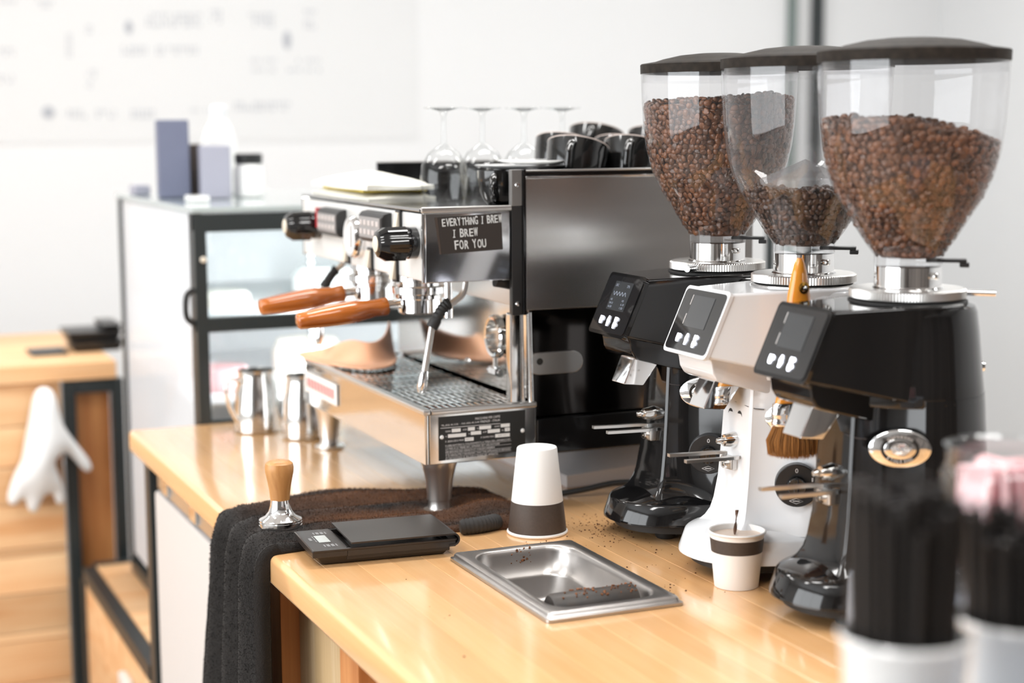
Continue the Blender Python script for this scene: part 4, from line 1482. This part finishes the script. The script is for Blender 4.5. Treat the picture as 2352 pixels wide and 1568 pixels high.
obj('wall', MB().lathe([(.0265, .0), (r2(0), .0005), (r2(.0455), .0455)], (*c2, 0), 48, True, False).lathe([(r2(.063), .063), (r2(.0695), .0695), (r2(.069) - .001, .0695), (r2(.05) - .001, .05)], (*c2, 0), 48, False, False), PAPER, t)
obj('band', MB().lathe([(r2(.0455), .0455), (r2(.063), .063)], (*c2, 0), 48, False, False), BROWNP, t, label='dark brown printed band')
obj('rolled_rim', MB().lathe([(.0348 + .0016 * math.cos(a), .070 + .0016 * math.sin(a)) for a in [2 * PI * k / 10 for k in range(11)]], (*c2, 0), 48, False, False), PAPER, t)
obj('milk_coffee', MB().lathe([(r2(.062) - .0008, .062), (r2(.0645) - .0012, .0645), (.001, .0645)], (*c2, 0), 40, False, False), DRINK, t)
tw = MB()
for k in range(25):
    pass
rs = []
for k in range(30):
    q = k / 29
    p = Vector((c2[0] - .003 + .004 * q, c2[1] + .006 - .004 * q, .03 + .066 * q))
    a = q * 9
    ux, uy = math.cos(a) * .0022, math.sin(a) * .0022
    rs.append([(p.x + ux, p.y + uy, p.z), (p.x - uy * .4, p.y + ux * .4, p.z), (p.x - ux, p.y - uy, p.z), (p.x + uy * .4, p.y - ux * .4, p.z)])
o = obj('stirrer', tw.rings(rs), STICKB)
tag(o, 'twisted brown stirrer standing in the small coffee cup', 'stirrer')

# ------------------------------------------------------------------ towel
t = thing('towel', (.7, 2.3, 0), 'dark brown terry towel draped over the worktop edge', 'towel')
from mathutils import noise as mnoise
NS, NT = 150, 84
EDGE = CX0
L_DROP, L_ARC = .5, .022
L_TOP = .40


def towel_pt(s, tt):
    """s along the length: negative hangs, positive lies on the worktop; tt 0 near .. 1 far"""
    nz = mnoise.noise((s * 9, tt * 5, 1.3)) * .5 + mnoise.noise((s * 24, tt * 14, 4.7)) * .22
    if s < 0:
        d = -s
        near = 2.142 + .006 * min(1, d / .2) + .006 * mnoise.noise((d * 8, 0, 2))
        far = 2.415 + .115 * min(1.2, d / .28) + .008 * mnoise.noise((d * 7, 3, 2))
        y = near + (far - near) * tt
        fold = .5 + .5 * math.cos((tt * 3.6 + .1 * math.sin(d * 9)) * 2 * PI)
        h = .006 + .019 * fold * min(1, .5 + d / .09) + .004 * nz
        r = .012
        if d < L_ARC:
            a = d / L_ARC * PI / 2
            cx, cz = EDGE + r, -r
            return Vector((cx - (r + h) * math.sin(a), y, cz + (r + h) * math.cos(a)))
        z = -r - (d - L_ARC)
        return Vector((EDGE - h, y, z))
    q = s / L_TOP
    near = 2.142 + .02 * math.sin(q * 3) - .02 * max(0, q - .6) / .4 + (.035 if .1 < q < .0 else 0)
    far = 2.415 + .055 * math.sin(min(1, q * 1.3) * PI * .8) - .16 * max(0, q - .55) ** 1.2
    y = near + (far - near) * tt
    ridge = (.5 + .5 * math.cos((tt * 3.6 + .25 * math.sin(q * 4) + .1 * nz) * 2 * PI))
    h = .005 + .014 * ridge * (.55 + .45 * math.cos(q * 2.2)) + .005 * nz
    bunch = math.exp(-((q - .86) / .14) ** 2) * math.exp(-((tt - .4) / .42) ** 2)
    h += .013 * bunch * (1 + .8 * nz)
    edge = min(1, min(tt, 1 - tt) / .06, (1 - q) / .05)
    h = .004 + (h - .004) * math.sqrt(max(0, edge))
    # keep low where the scale and the tamper stand and where the machine leg comes down
    x = EDGE + .012 + s
    for (px, py, rad, lim) in ((.605, 2.24, .045, .0145), (.861, 2.284, .05, .006)):
        dd_ = math.hypot(x - px, y - py)
        if dd_ < rad:
            k = max(0, min(1, (rad - dd_) / (rad * .45)))
            h = h + (min(h, lim) - h) * k if lim < .01 else h + (lim - .0005 - h) * k
    if y < 2.19 and x < .82:
        k = max(0, min(1, (2.19 - y) / .02))
        lim = .004 if x > .62 else .012
        h = h + (min(h, lim) - h) * k * (1 if x > .62 else .3)
    return Vector((x, y, max(.003, h)))


ss = [-L_DROP + (L_DROP + L_TOP) * i / NS for i in range(NS + 1)]
up = [[towel_pt(s, j / NT) for j in range(NT + 1)] for s in ss]
lo = []
for i, s in enumerate(ss):
    row = []
    for j in range(NT + 1):
        p = up[i][j]
        if s >= 0:
            row.append(Vector((p.x, p.y, .0008)))
        elif -s < L_ARC:
            a = -s / L_ARC * PI / 2
            row.append(Vector((EDGE + .012 - .0128 * math.sin(a), p.y, -.012 + .0128 * math.cos(a))))
        else:
            row.append(Vector((EDGE - .0012, p.y, p.z)))
    lo.append(row)
n1 = NT + 1
tv = [tuple(p) for r in up for p in r] + [tuple(p) for r in lo for p in r]
N = (NS + 1) * n1
tf = []
for i in range(NS):
    for j in range(NT):
        q = (i * n1 + j, (i + 1) * n1 + j, (i + 1) * n1 + j + 1, i * n1 + j + 1)
        tf.append(q)
        tf.append(tuple(N + k for k in q[::-1]))
for i in range(NS):
    for j in (0, NT):
        a, b = i * n1 + j, (i + 1) * n1 + j
        tf.append((a, N + a, N + b, b) if j == 0 else (b, N + b, N + a, a))
for j in range(NT):
    for i in (0, NS):
        a, b = i * n1 + j, i * n1 + j + 1
        tf.append((b, N + b, N + a, a) if i == 0 else (a, N + a, N + b, b))
m_ = MB()
m_.v, m_.f = tv, tf
obj('cloth', m_, TOWEL, t, ang=180)
pv, pf = [], []
for k in range(60000):
    i, j = int(rng.random() * NS), int(rng.random() * NT)
    if ss[i] < -.4:
        continue
    a, b, c = up[i][j], up[i + 1][j], up[i][j + 1]
    f, g_ = rng.random(), rng.random()
    p = a + (b - a) * f + (c - a) * g_
    nrm = (b - a).cross(c - a)
    if nrm.length < 1e-9:
        continue
    nrm.normalize()
    if p.y < 2.185 and .61 < p.x < .82:
        continue
    if math.hypot(p.x - .605, p.y - 2.24) < .034 or math.hypot(p.x - .861, p.y - 2.284) < .03:
        continue
    d = nrm + Vector((rng.normal(), rng.normal(), rng.normal())) * .5
    d.normalize()
    w = Vector((rng.normal(), rng.normal(), rng.normal())).normalized() * .0005
    q = p + d * rng.uniform(.0018, .0042)
    n0 = len(pv)
    pv += [tuple(p - w), tuple(p + w), tuple(q)]
    pf.append((n0, n0 + 1, n0 + 2))
m_ = MB()
m_.v, m_.f = pv, pf
obj('terry_pile', m_, PILE, t, kind='stuff', flat=True)
hm = []
hp_ = smooth_path([(.838, 2.142, .011), (.862, 2.139, .0125), (.888, 2.146, .012), (.897, 2.152, .011)], 10)
obj('ribbed_hem', MB().tube(hp_, [(.0118 if k % 2 else .0104) * (1 if 1 < k < len(hp_) - 2 else .8) for k in range(len(hp_))], 18), HEM, t)

# ------------------------------------------------------------------ tamper
t = thing('tamper', (.605, 2.24, .0148), 'coffee tamper with turned wooden handle and chrome base', 'tamper')
z0 = .0148
obj('base', MB().lathe([(.0295, 0), (.0302, .001), (.0302, .003), (.0293, .0035), (.0293, .0045), (.0302, .005), (.0302, .007), (.0293, .0075), (.0302, .0085), (.0302, .0105), (.029, .0118), (.0215, .0155), (.0165, .022), (.0142, .03), (.0135, .036), (.0132, .0385)], (.605, 2.24, z0), 44), CHROME, t)
obj('handle', MB().lathe([(.0136, .0386), (.0138, .042), (.0152, .055), (.0178, .068), (.0199, .078), (.0203, .085), (.0192, .0905), (.015, .0935), (.008, .0945), (.001, .0947)], (.605, 2.24, z0), 40, True, False), TAMPW, t)

# ------------------------------------------------------------------ coffee scale
sc_t = thing('coffee_scale', (.70, 2.106, 0), 'flat black coffee scale with lifted weighing plate at the worktop edge', 'scale')
OX, OY = .70, 2.106
b0 = MB()
lv = [(.084, .045, .0006), (.0855, .0465, .002), (.0985, .0565, .019), (.1, .058, .0205), (.1, .058, .0225), (.0985, .0565, .0232)]
rs = [[(OX + x, OY + y, z) for x, y in rrect(a, b, .004, 4)] for a, b, z in lv]
b0.rings(rs, True, False)
# top: display deck at the left, sunken well to the right
xs = OX - .052
top_in = [(OX - .0985, OY - .0565), (xs, OY - .0565), (xs, OY + .0565), (OX - .0985, OY + .0565)]
b0.box(OX - .0988, xs, OY - .0568, OY + .0568, .0125, .0231, .001)
b0.hexa([(xs - .001, OY - .05, .010), (xs + .018, OY - .05, .010), (xs + .018, OY + .05, .010), (xs - .001, OY + .05, .010), (xs - .001, OY - .05, .0225), (xs + .001, OY - .05, .0225), (xs + .001, OY + .05, .0225), (xs - .001, OY + .05, .0225)])
b0.box(xs, OX + .09, OY - .052, OY + .052, .006, .012, .001)
for sy in (-1, 1):
    b0.box(xs, OX + .097, OY + sy * .0545 - .0025, OY + sy * .0545 + .0025, .012, .0226, .0008)
obj('body', b0, SCALEB, sc_t, ang=30)
xp0, xp1 = OX - .047, OX + .094
pl_ = []
outer = [(xp0, .0305), (xp1, .0305)] + [(xp1 + .0085 * math.sin(a), .022 + .0085 * math.cos(a)) for a in [PI * k / 10 for k in range(1, 11)]] + [(xp1 - .006, .0135)]
inner = [(xp1 - .006, .0155)] + [(xp1 + .0065 * math.sin(a), .022 + .0065 * math.cos(a)) for a in [PI * k / 10 for k in range(10, 0, -1)]] + [(xp1, .0283), (xp0, .0283)]
obj('weighing_plate', MB().prism(outer + inner, OY - .059, OY + .059, 'y'), SCALEB, sc_t, ang=30)
obj('lcd', MB().box(OX - .081, OX - .0655, OY - .018, OY + .02, .0232, .0236, .0002), LCD, sc_t)
mk = MB()
for (dx, dy, sx, sy) in ((-.078, .033, .002, .012), (-.073, .033, .004, .012), (-.067, .033, .004, .012), (-.062, .033, .002, .012), (-.089, .003, .0035, .014), (-.0835, .003, .0012, .034),
                         (-.078, -.036, .002, .012), (-.073, -.036, .004, .012), (-.067, -.036, .004, .012), (-.062, -.036, .002, .012)):
    for q in range(3):
        yc = OY + dy - sy / 2 + sy * (q + .5) / 3
        mk.box(OX + dx - sx / 2, OX + dx + sx / 2, yc - sy / 8, yc + sy / 8, .0233, .0234)
obj('button_print', mk, mat('grey_print', (.3, .3, .3), .6), sc_t)
sc_t.rotation_euler = (0, 0, math.radians(-4.2))

# ------------------------------------------------------------------ milk pitchers behind the machine
for k, (px, py, r, h) in enumerate(((.785, 3.055, .044, .118), (.848, 2.955, .042, .118))):
    t = thing('milk_pitcher', (px, py, 0), ('steel milk pitcher with its handle towards the glass display case', 'steel milk pitcher tucked against the front corner of the machine')[k], 'pitcher', 'milk pitchers')
    obj('jug', MB().lathe([(r * .9, .0), (r, .004), (r * 1.0, .03), (r * .93, .075), (r * .78, h - .012), (r * .8, h), (r * .77, h), (r * .75, h - .012), (r * .88, .07), (r * .93, .01), (.001, .006)], (px, py, 0), 44, True, False), STEEL, t)
    a = math.radians(200) if k == 0 else math.radians(60)
    c, s = math.cos(a), math.sin(a)
    pts = [(px + c * d, py + s * d, z) for d, z in ((r * .8, h - .02), (r * 1.3, h - .012), (r * 1.55, h - .03), (r * 1.35, .05), (r * .98, .022))]
    obj('handle', MB().tube(smooth_path(pts, 6), .0042, 10), STEEL, t)

# ------------------------------------------------------------------ white sack and cable under and behind the machine
o = obj('white_sack', pillow(1.10, 1.5, 2.36, 2.74, .0005, .058, .3, 9), SACK)
tag(o, 'crumpled white plastic sack lying under the espresso machine', 'sack')
o = obj('power_cable', MB().tube(smooth_path([(1.06, 2.30, .005), (1.10, 2.285, .012), (1.15, 2.275, .02), (1.20, 2.27, .017), (1.26, 2.28, .005), (1.36, 2.3, .005)], 10), .0045, 10), RUBBER)
tag(o, 'black power cable looping across the worktop behind the first grinder', 'cable')

# crumbs of ground coffee on the worktop
cv = MB()
spots = []
for k in range(190):
    spots.append((random.gauss(1.04, .035), random.gauss(2.10, .04)))
for k in range(60):
    spots.append((random.uniform(.93, 1.06), random.uniform(1.72, 2.08)))
for k in range(22):
    spots.append((random.gauss(.935, .02), random.gauss(2.05, .008)))
for k in range(14):
    spots.append((random.uniform(.58, .9), random.uniform(1.6, 2.0)))
for (x, y) in spots:
    if math.hypot(x - .943, y - 2.11) < .046 or (.77 < x < .96 and 1.70 < y < 2.027):
        continue
    if math.hypot(x - c2[0], y - c2[1]) < .03 or x > 1.066 and y < 2.14 or y > 2.24:
        continue
    s = random.choice((.0005, .0006, .0008, .0013))
    b = bmesh.new()
    bmesh.ops.create_icosphere(b, subdivisions=1, radius=s)
    for v in b.verts:
        v.co = Vector((v.co.x * random.uniform(.6, 1.4) + x, v.co.y * random.uniform(.6, 1.4) + y, max(0, v.co.z * .7 + s * .55)))
    cv.bm(b)
o = obj('ground_coffee', cv, GROUNDS, kind='stuff')
tag(o, 'spilled brown coffee grounds scattered over the wooden worktop', 'crumbs')

# ------------------------------------------------------------------ display case at the far end
KX0, KX1, KY0, KY1, KZ0, KZ1 = .70, 1.75, 3.19, 3.98, -.46, .42
t = thing('display_case', (1.2, 3.6, KZ0), 'tall glass display case with dark metal frame beyond the worktop', 'display case')
FW = .028
for (x, y) in ((KX0, KY0), (KX0, KY1 - FW), (KX1 - FW, KY0), (KX1 - FW, KY1 - FW)):
    obj('post', MB().box(x, x + FW * .75, y, y + FW, KZ0, KZ1 - .012, .003), FRAMEB, t)
dr = obj('door_frame', MB().box(KX0 + .0, KX1, KY0 - .022, KY0 - .001, .372, .407, .003).box(KX0, KX1, KY0 - .022, KY0 - .001, .178, .207, .003).box(KX0, KX1, KY0 - .022, KY0 - .001, -.022, .006, .003).box(
    KX0, KX0 + .024, KY0 - .0225, KY0 - .0005, KZ0, .407, .003).box(KX1 - .024, KX1, KY0 - .0225, KY0 - .0005, KZ0, .407, .003).box(KX0, KX1, KY0 - .022, KY0 - .001, KZ0, KZ0 + .03, .003), FRAMEB, t)
obj('door_handle', MB().tube(smooth_path([(KX0 - .001, KY0 - .012, .262), (KX0 - .016, KY0 - .012, .25), (KX0 - .017, KY0 - .012, .21), (KX0 - .001, KY0 - .012, .195)], 5), .006, 10), RUBBER, dr)
obj('hinge', MB().lathe([(.006, 0), (.006, .004), (.004, .006)], (KX0 + .016, KY0 - .0225, .32), 16, M=Matrix.Rotation(PI / 2, 4, 'X')), BEIGE, dr)
for (za, zb) in ((.208, .371), (.007, .177), (-.429, -.023)):
    obj('door_pane', MB().box(KX0 + .025, KX1 - .025, KY0 - .014, KY0 - .009, za, zb), PANE, t)
obj('side_pane', MB().box(KX0 + .006, KX0 + .011, KY0 + FW + .001, KY1 - FW - .001, KZ0 + .02, KZ1 - .014), GLARE, t)
obj('side_pane', MB().box(KX1 - .011, KX1 - .006, KY0 + FW + .001, KY1 - FW - .001, KZ0 + .02, KZ1 - .014), PANE, t)
obj('back_board', MB().box(KX0 + .022, KX1 - .022, KY1 - .012, KY1, KZ0 + .001, KZ1 - .014), CASEIN, t)
obj('glass_top', MB().box(KX0 - .003, KX1 + .003, KY0 - .024, KY1 + .003, KZ1 - .0115, KZ1, .002), mat('grey_glass_top', (.42, .48, .48), .08, coat=.5), t)
obj('plinth', MB().box(KX0 + .001, KX1, KY0 + .001, KY1 - .001, KZ0 - .03, KZ0 - .0005, .002), FRAMEB, t)
for z in (-.2, .03, .2):
    obj('shelf', MB().box(KX0 + .022, KX1 - .022, KY0 + .03, KY1 - .014, z - .008, z, .001), CASEIN, t)
for (za, zb) in ((.215, .368), (.04, .176)):
    led = obj('led_strip', MB().box(.932, .948, KY0 + .012, KY0 + .018, za, zb, .001), WHITEP, t)
    n = int((zb - za) / .0135)
    for k in range(n):
        obj('led', MB().lathe([(.0055, 0), (.005, .002), (.001, .003)], (.94, KY0 + .0118, za + .008 + k * .0135), 12, M=Matrix.Rotation(PI / 2, 4, 'X')), LEDM, led)
    obj('led_strip', MB().box(1.45, 1.466, KY0 + .012, KY0 + .018, za, zb, .001), WHITEP, t)
for k, (x, y, z, r, h, m, lab) in enumerate(((.80, 3.42, .03, .07, .045, CAKE2, 'pale pink cake on the lower shelf of the display case'), (1.0, 3.45, .03, .08, .09, CAKE1, 'cream coloured cake on the lower shelf of the display case'),
                                             (.82, 3.45, .2, .06, .03, CAKE1, 'small cream tart on the upper shelf of the display case'), (1.1, 3.5, .2, .12, .07, CERAM, 'white domed cake on the upper shelf of the display case'))):
    o = obj('cake', MB().lathe([(r * 1.1, 0), (r * 1.12, .004), (r * .95, .005), (r * .95, h * .7), (r * .8, h), (.001, h * 1.05)], (x, y, z), 32, True, False), m)
    tag(o, lab, 'cake', 'cakes in the display case')

for xx in (.94, 1.458):
    for zz in (.29, .108):
        area_light('case_led_light', (xx, 3.2135, zz), (-PI / 2, 0, PI), .012, .14, 3.2, (0.96, 0.98, 1.0))
# stand under the case
t = thing('case_stand', (.9, 3.6, FLOOR), 'black metal and wood stand carrying the display case', 'stand')
ST = KZ0 - .0305
obj('side_rail', MB().box(.598, .628, 3.239, 4.061, ST - .035, ST - .001, .003), FRAMEB, t)
obj('cross_rail', MB().box(.629, 1.75, 4.06, 4.1, ST - .035, ST - .001, .003), FRAMEB, t)
for (x, y) in ((.598, 4.062), (1.72, 4.022), (1.72, 3.19), (.598, 3.2)):
    obj('post', MB().box(x, x + .03, y, y + .038, FLOOR, ST - .036, .003), FRAMEB, t)
for k in range(4):
    ya = 3.19 + k * .217
    obj('shelf_plank', MB().box(.63, 1.75, ya, ya + .215, ST - .025, ST - .0005, .002), BACKWOOD, t)
for k in range(3):
    za = FLOOR + .002 + k * .128
    obj('side_plank', MB().box(.604, .622, 3.24, 4.06, za, za + .126, .002), BACKWOOD, t)
o = obj('wall_socket', MB().box(.582, .6035, 3.44, 3.52, -.665, -.585, .006), CERAM)
tag(o, 'white socket box on the wooden side of the case stand', 'socket')

# things on top of the case
TZ = KZ1 + .0005
CA = math.radians(22)


def rbox(x0, x1, y, dep, z0, z1, bev=.004):
    return MB().box(-(x1 - x0) / 2, (x1 - x0) / 2, -dep / 2, dep / 2, z0, z1, bev, M=Matrix.Translation(((x0 + x1) / 2, y, 0)) @ Matrix.Rotation(-.12, 4, 'Z'))


o = obj('dark_box', rbox(.725, .792, 3.62, .06, TZ, .588), NAVY)
tag(o, 'tall blue-grey carton standing at the left of the display case top', 'box')
o = obj('brown_carton', rbox(.80, .83, 3.66, .06, TZ, .535), BROWNP)
tag(o, 'narrow brown carton squeezed between the two grey cartons', 'box')
o = obj('grey_box', rbox(.802, .864, 3.55, .07, TZ, .533), GREYB)
tag(o, 'shorter grey carton beside the tall blue-grey carton', 'box')
obj('paper_label', rbox(.836, .868, 3.505, .01, TZ + .03, TZ + .085, .001), PAPER, None) if False else None
t = thing('white_jar', (.91, 3.56, TZ), 'white jar with dark lid on the display case', 'jar')
obj('body', MB().lathe([(.03, TZ), (.033, TZ + .003), (.033, TZ + .06), (.027, TZ + .072)], (.91, 3.56, 0), 32), CERAM, t)
obj('lid', MB().lathe([(.029, TZ + .0725), (.03, TZ + .076), (.03, TZ + .092), (.028, TZ + .094)], (.91, 3.56, 0), 32), SATBLK, t)
t = thing('white_bottle', (.885, 3.72, TZ), 'tall white bottle behind the grey carton on the case', 'bottle')
obj('body', MB().lathe([(.036, TZ), (.04, TZ + .004), (.04, TZ + .12), (.03, TZ + .15), (.018, TZ + .17)], (.885, 3.72, 0), 32), CERAM, t)
obj('cap', MB().lathe([(.019, TZ + .1705), (.019, TZ + .195), (.015, TZ + .2)], (.885, 3.72, 0), 24), WHITEP, t)
o = obj('card_reader', MB().box(.738, .775, 3.35, 3.42, TZ, TZ + .014, .003), CERAM)
tag(o, 'small white gadget lying before the blue-grey carton', 'gadget')
o = obj('small_dark_box', MB().box(.705, .74, 3.78, 3.85, TZ, TZ + .022, .003), GREYB)
tag(o, 'small dark box on the left rear corner of the case', 'box')

# ------------------------------------------------------------------ side counter along the back
t = thing('side_worktop', (0, 4.5, -.045), 'pale wooden worktop of the rear side counter', 'worktop')
for k in range(6):
    ya = 4.14 + k * .11
    obj('plank', MB().box(-1.3, .712, ya, ya + .109, -.043, 0, .004), BACKWOOD, t)
t = thing('side_cabinet', (0, 4.2, FLOOR), 'plank-fronted wooden counter base with black metal frame', 'cabinet')
z = -.046
hs = (.105, .1, .095, .11, .02, .095, .1, .02, .11, .11)
for h in hs:
    z1 = z
    z -= h
    obj('front_plank', MB().box(-1.25, .578, 4.165, 4.185, max(z, FLOOR) + .001, z1 - .001, .003), BACKWOOD, t)
obj('frame_post', MB().box(.582, .612, 4.15, 4.185, FLOOR, -.046, .002), FRAMEB, t)
obj('frame_post', MB().box(.700, .728, 4.15, 4.185, FLOOR, -.046, .002), FRAMEB, t)
obj('frame_rail', MB().box(.613, .699, 4.15, 4.18, -.078, -.046, .002), FRAMEB, t)
obj('frame_rail', MB().box(.613, .699, 4.15, 4.18, -.56, -.53, .002), FRAMEB, t)
obj('side_board', MB().box(.612, .70, 4.19, 4.205, FLOOR, -.08, .002), CABWOOD, t)

# glove hanging on the planks
gv = [((.535, .045), .05, None), ((.53, .12), .064, 0), ((.515, .2), .078, 1), ((.508, .25), .07, 2),
      ((.452, .295), .028, 3), ((.442, .335), .0235, 4), ((.5, .315), .029, 3), ((.493, .36), .0245, 6), ((.557, .3), .028, 3), ((.559, .346), .024, 8),
      ((.58, .19), .036, 2), ((.615, .235), .0285, 10), ((.634, .268), .0235, 11)]
me = bpy.data.meshes.new('work_glove')
me.from_pydata([(g_[0][0], 4.118, -g_[0][1]) for g_ in gv], [(g_[2], k) for k, g_ in enumerate(gv) if g_[2] is not None], [])
go = bpy.data.objects.new('work_glove', me)
COL.objects.link(go)
md = go.modifiers.new('skin', 'SKIN')
for k, g_ in enumerate(gv):
    me.skin_vertices[0].data[k].radius = (g_[1] * 1.4, g_[1] * .55)
    me.skin_vertices[0].data[k].use_root = (k == 0)
md.use_smooth_shade = True
sb = go.modifiers.new('soft', 'SUBSURF')
sb.levels = sb.render_levels = 2
me.materials.append(GLOVE)
dg = bpy.context.evaluated_depsgraph_get()
me2 = bpy.data.meshes.new_from_object(go.evaluated_get(dg))
bpy.data.objects.remove(go)
xs_ = np.array([v.co[:] for v in me2.vertices])
for v in me2.vertices:
    v.co.y = 4.13 + (v.co.y - 4.118) * .9
    v.co.y = min(v.co.y - .014, 4.147)
me2.name = 'work_glove'
me2.shade_smooth()
if not me2.materials:
    me2.materials.append(GLOVE)
go = bpy.data.objects.new('work_glove', me2)
COL.objects.link(go)
tag(go, 'white work glove hanging fingers down on the wooden counter front', 'glove')

# black containers on the side counter
labs = ('black plastic tray at the bottom of the stack on the rear counter', 'black plastic tray second in the stack on the rear counter', 'small black lid on top of the tray stack')
for k, (x0, x1, z0, z1, dy) in enumerate(((.635, .765, .0005, .027, 0), (.625, .762, .0275, .052, .004), (.715, .762, .0525, .068, .008))):
    rs = [[(x, y, zz) for x, y in rrect((x1 - x0) / 2 * f, .075 * f, .01, 5, (x0 + x1) / 2, 4.4 + dy)] for f, zz in ((.88, z0), (.9, z0 + .002), (1, z1 - .004), (1.03, z1 - .003), (1.03, z1))]
    o = obj('black_tray', MB().rings(rs), SATBLK)
    tag(o, labs[k], 'tray', 'black trays on the rear counter')
o = obj('black_tablet', MB().box(.53, .62, 4.3, 4.42, .0005, .008, .002), SATBLK)
tag(o, 'flat dark tablet lying beside the black trays', 'tablet')

# post standing behind the counter
t = thing('metal_post', (2.19, 3.5, FLOOR), 'slim black metal post behind the grinders', 'post')
obj('shaft', MB().box(2.183, 2.199, 3.49, 3.51, FLOOR + .012, .36, .003), FRAMEB, t)
obj('foot_plate', MB().box(2.12, 2.26, 3.43, 3.57, FLOOR, FLOOR + .0118, .003), FRAMEB, t)

# ------------------------------------------------------------------ foreground condiment stand
t = thing('condiment_organizer', (.78, .95, 0), 'blue-grey condiment organizer at the near end of the worktop', 'organizer')
OZ = .135
obj('body', MB().box(.573, 1.02, .70, .96, .0005, OZ, .006), ORGAN, t)
obj('jar_step', MB().box(.86, 1.03, 1.0, 1.24, .0005, .172, .006), ORGAN, t)
CUPS = ((.6455, .862, .0415, 'white cup of black straws on the organizer, the left of two'), (.762, .89, .0415, 'white cup of black straws on the organizer, the right of two'))
for k, (cx, cy, r, lab) in enumerate(CUPS):
    t = thing('straw_cup', (cx, cy, OZ), lab, 'cup', 'straw cups on the organizer')
    zr = .243 if k == 0 else .232
    obj('wall', MB().lathe([(r * .78, OZ + .0005), (r * .8, OZ + .002), (r, zr), (r * 1.04, zr + .002), (r * 1.0, zr + .004), (r * .95, zr), (r * .76, OZ + .006), (.001, OZ + .005)], (cx, cy, 0), 48, True, False), CERAM, t)
    nst = 70
    for q in range(nst):
        a, rr = q * 2.39996, math.sqrt((q + .5) / nst) * r * .70
        bx, by = cx + rr * math.cos(a), cy + rr * math.sin(a)
        lean = .30
        hgt = (.335 if k == 0 else .302) + random.uniform(-.018, .012)
        tx, ty = cx + rr * math.cos(a) * 1.3, cy + rr * math.sin(a) * 1.3
        if math.hypot(tx - cx, ty - cy) > r * .92:
            k_ = r * .92 / math.hypot(tx - cx, ty - cy)
            tx, ty = cx + (tx - cx) * k_, cy + (ty - cy) * k_
        st_ = MB().tube([(bx, by, OZ + .0065), (tx, ty, hgt)], .003, 8)
        so_ = obj('drinking_straw', st_, STRAW)
        tag(so_, 'black drinking straw in the ' + ('left' if k == 0 else 'right') + ' white cup of the organizer', 'straw', 'black straws in the ' + ('left' if k == 0 else 'right') + ' cup')
jx, jy, jr = .95, 1.135, .054
t = thing('sugar_jar', (jx, jy, .1725), 'clear glass jar of pink sugar packets on the organizer', 'jar')
obj('glass', MB().lathe([(jr * .9, .173), (jr, .177), (jr, .27), (jr * .96, .276), (jr * .9, .279), (jr * .9, .294), (jr * .95, .297), (jr * .88, .297), (jr * .86, .279), (jr * .94, .27), (jr * .94, .18), (.001, .178)], (jx, jy, 0), 48, True, False), GLASS, t)
for q in range(12):
    a = q * 2.399
    rr = math.sqrt((q + .5) / 12) * .03
    M = Matrix.Translation((jx + rr * math.cos(a), jy + rr * math.sin(a), .2315)) @ Matrix.Rotation(a + random.uniform(-.4, .4), 4, 'Z') @ Matrix.Rotation(random.uniform(-.15, .15), 4, 'X')
    o = obj('sugar_packet', MB().box(-.014, .014, -.0035, .0035, -.043, .05, .0025, M=M), PINK)
    tag(o, 'pink paper sugar packet standing in the glass jar', 'sugar packet', 'sugar packets in the jar')
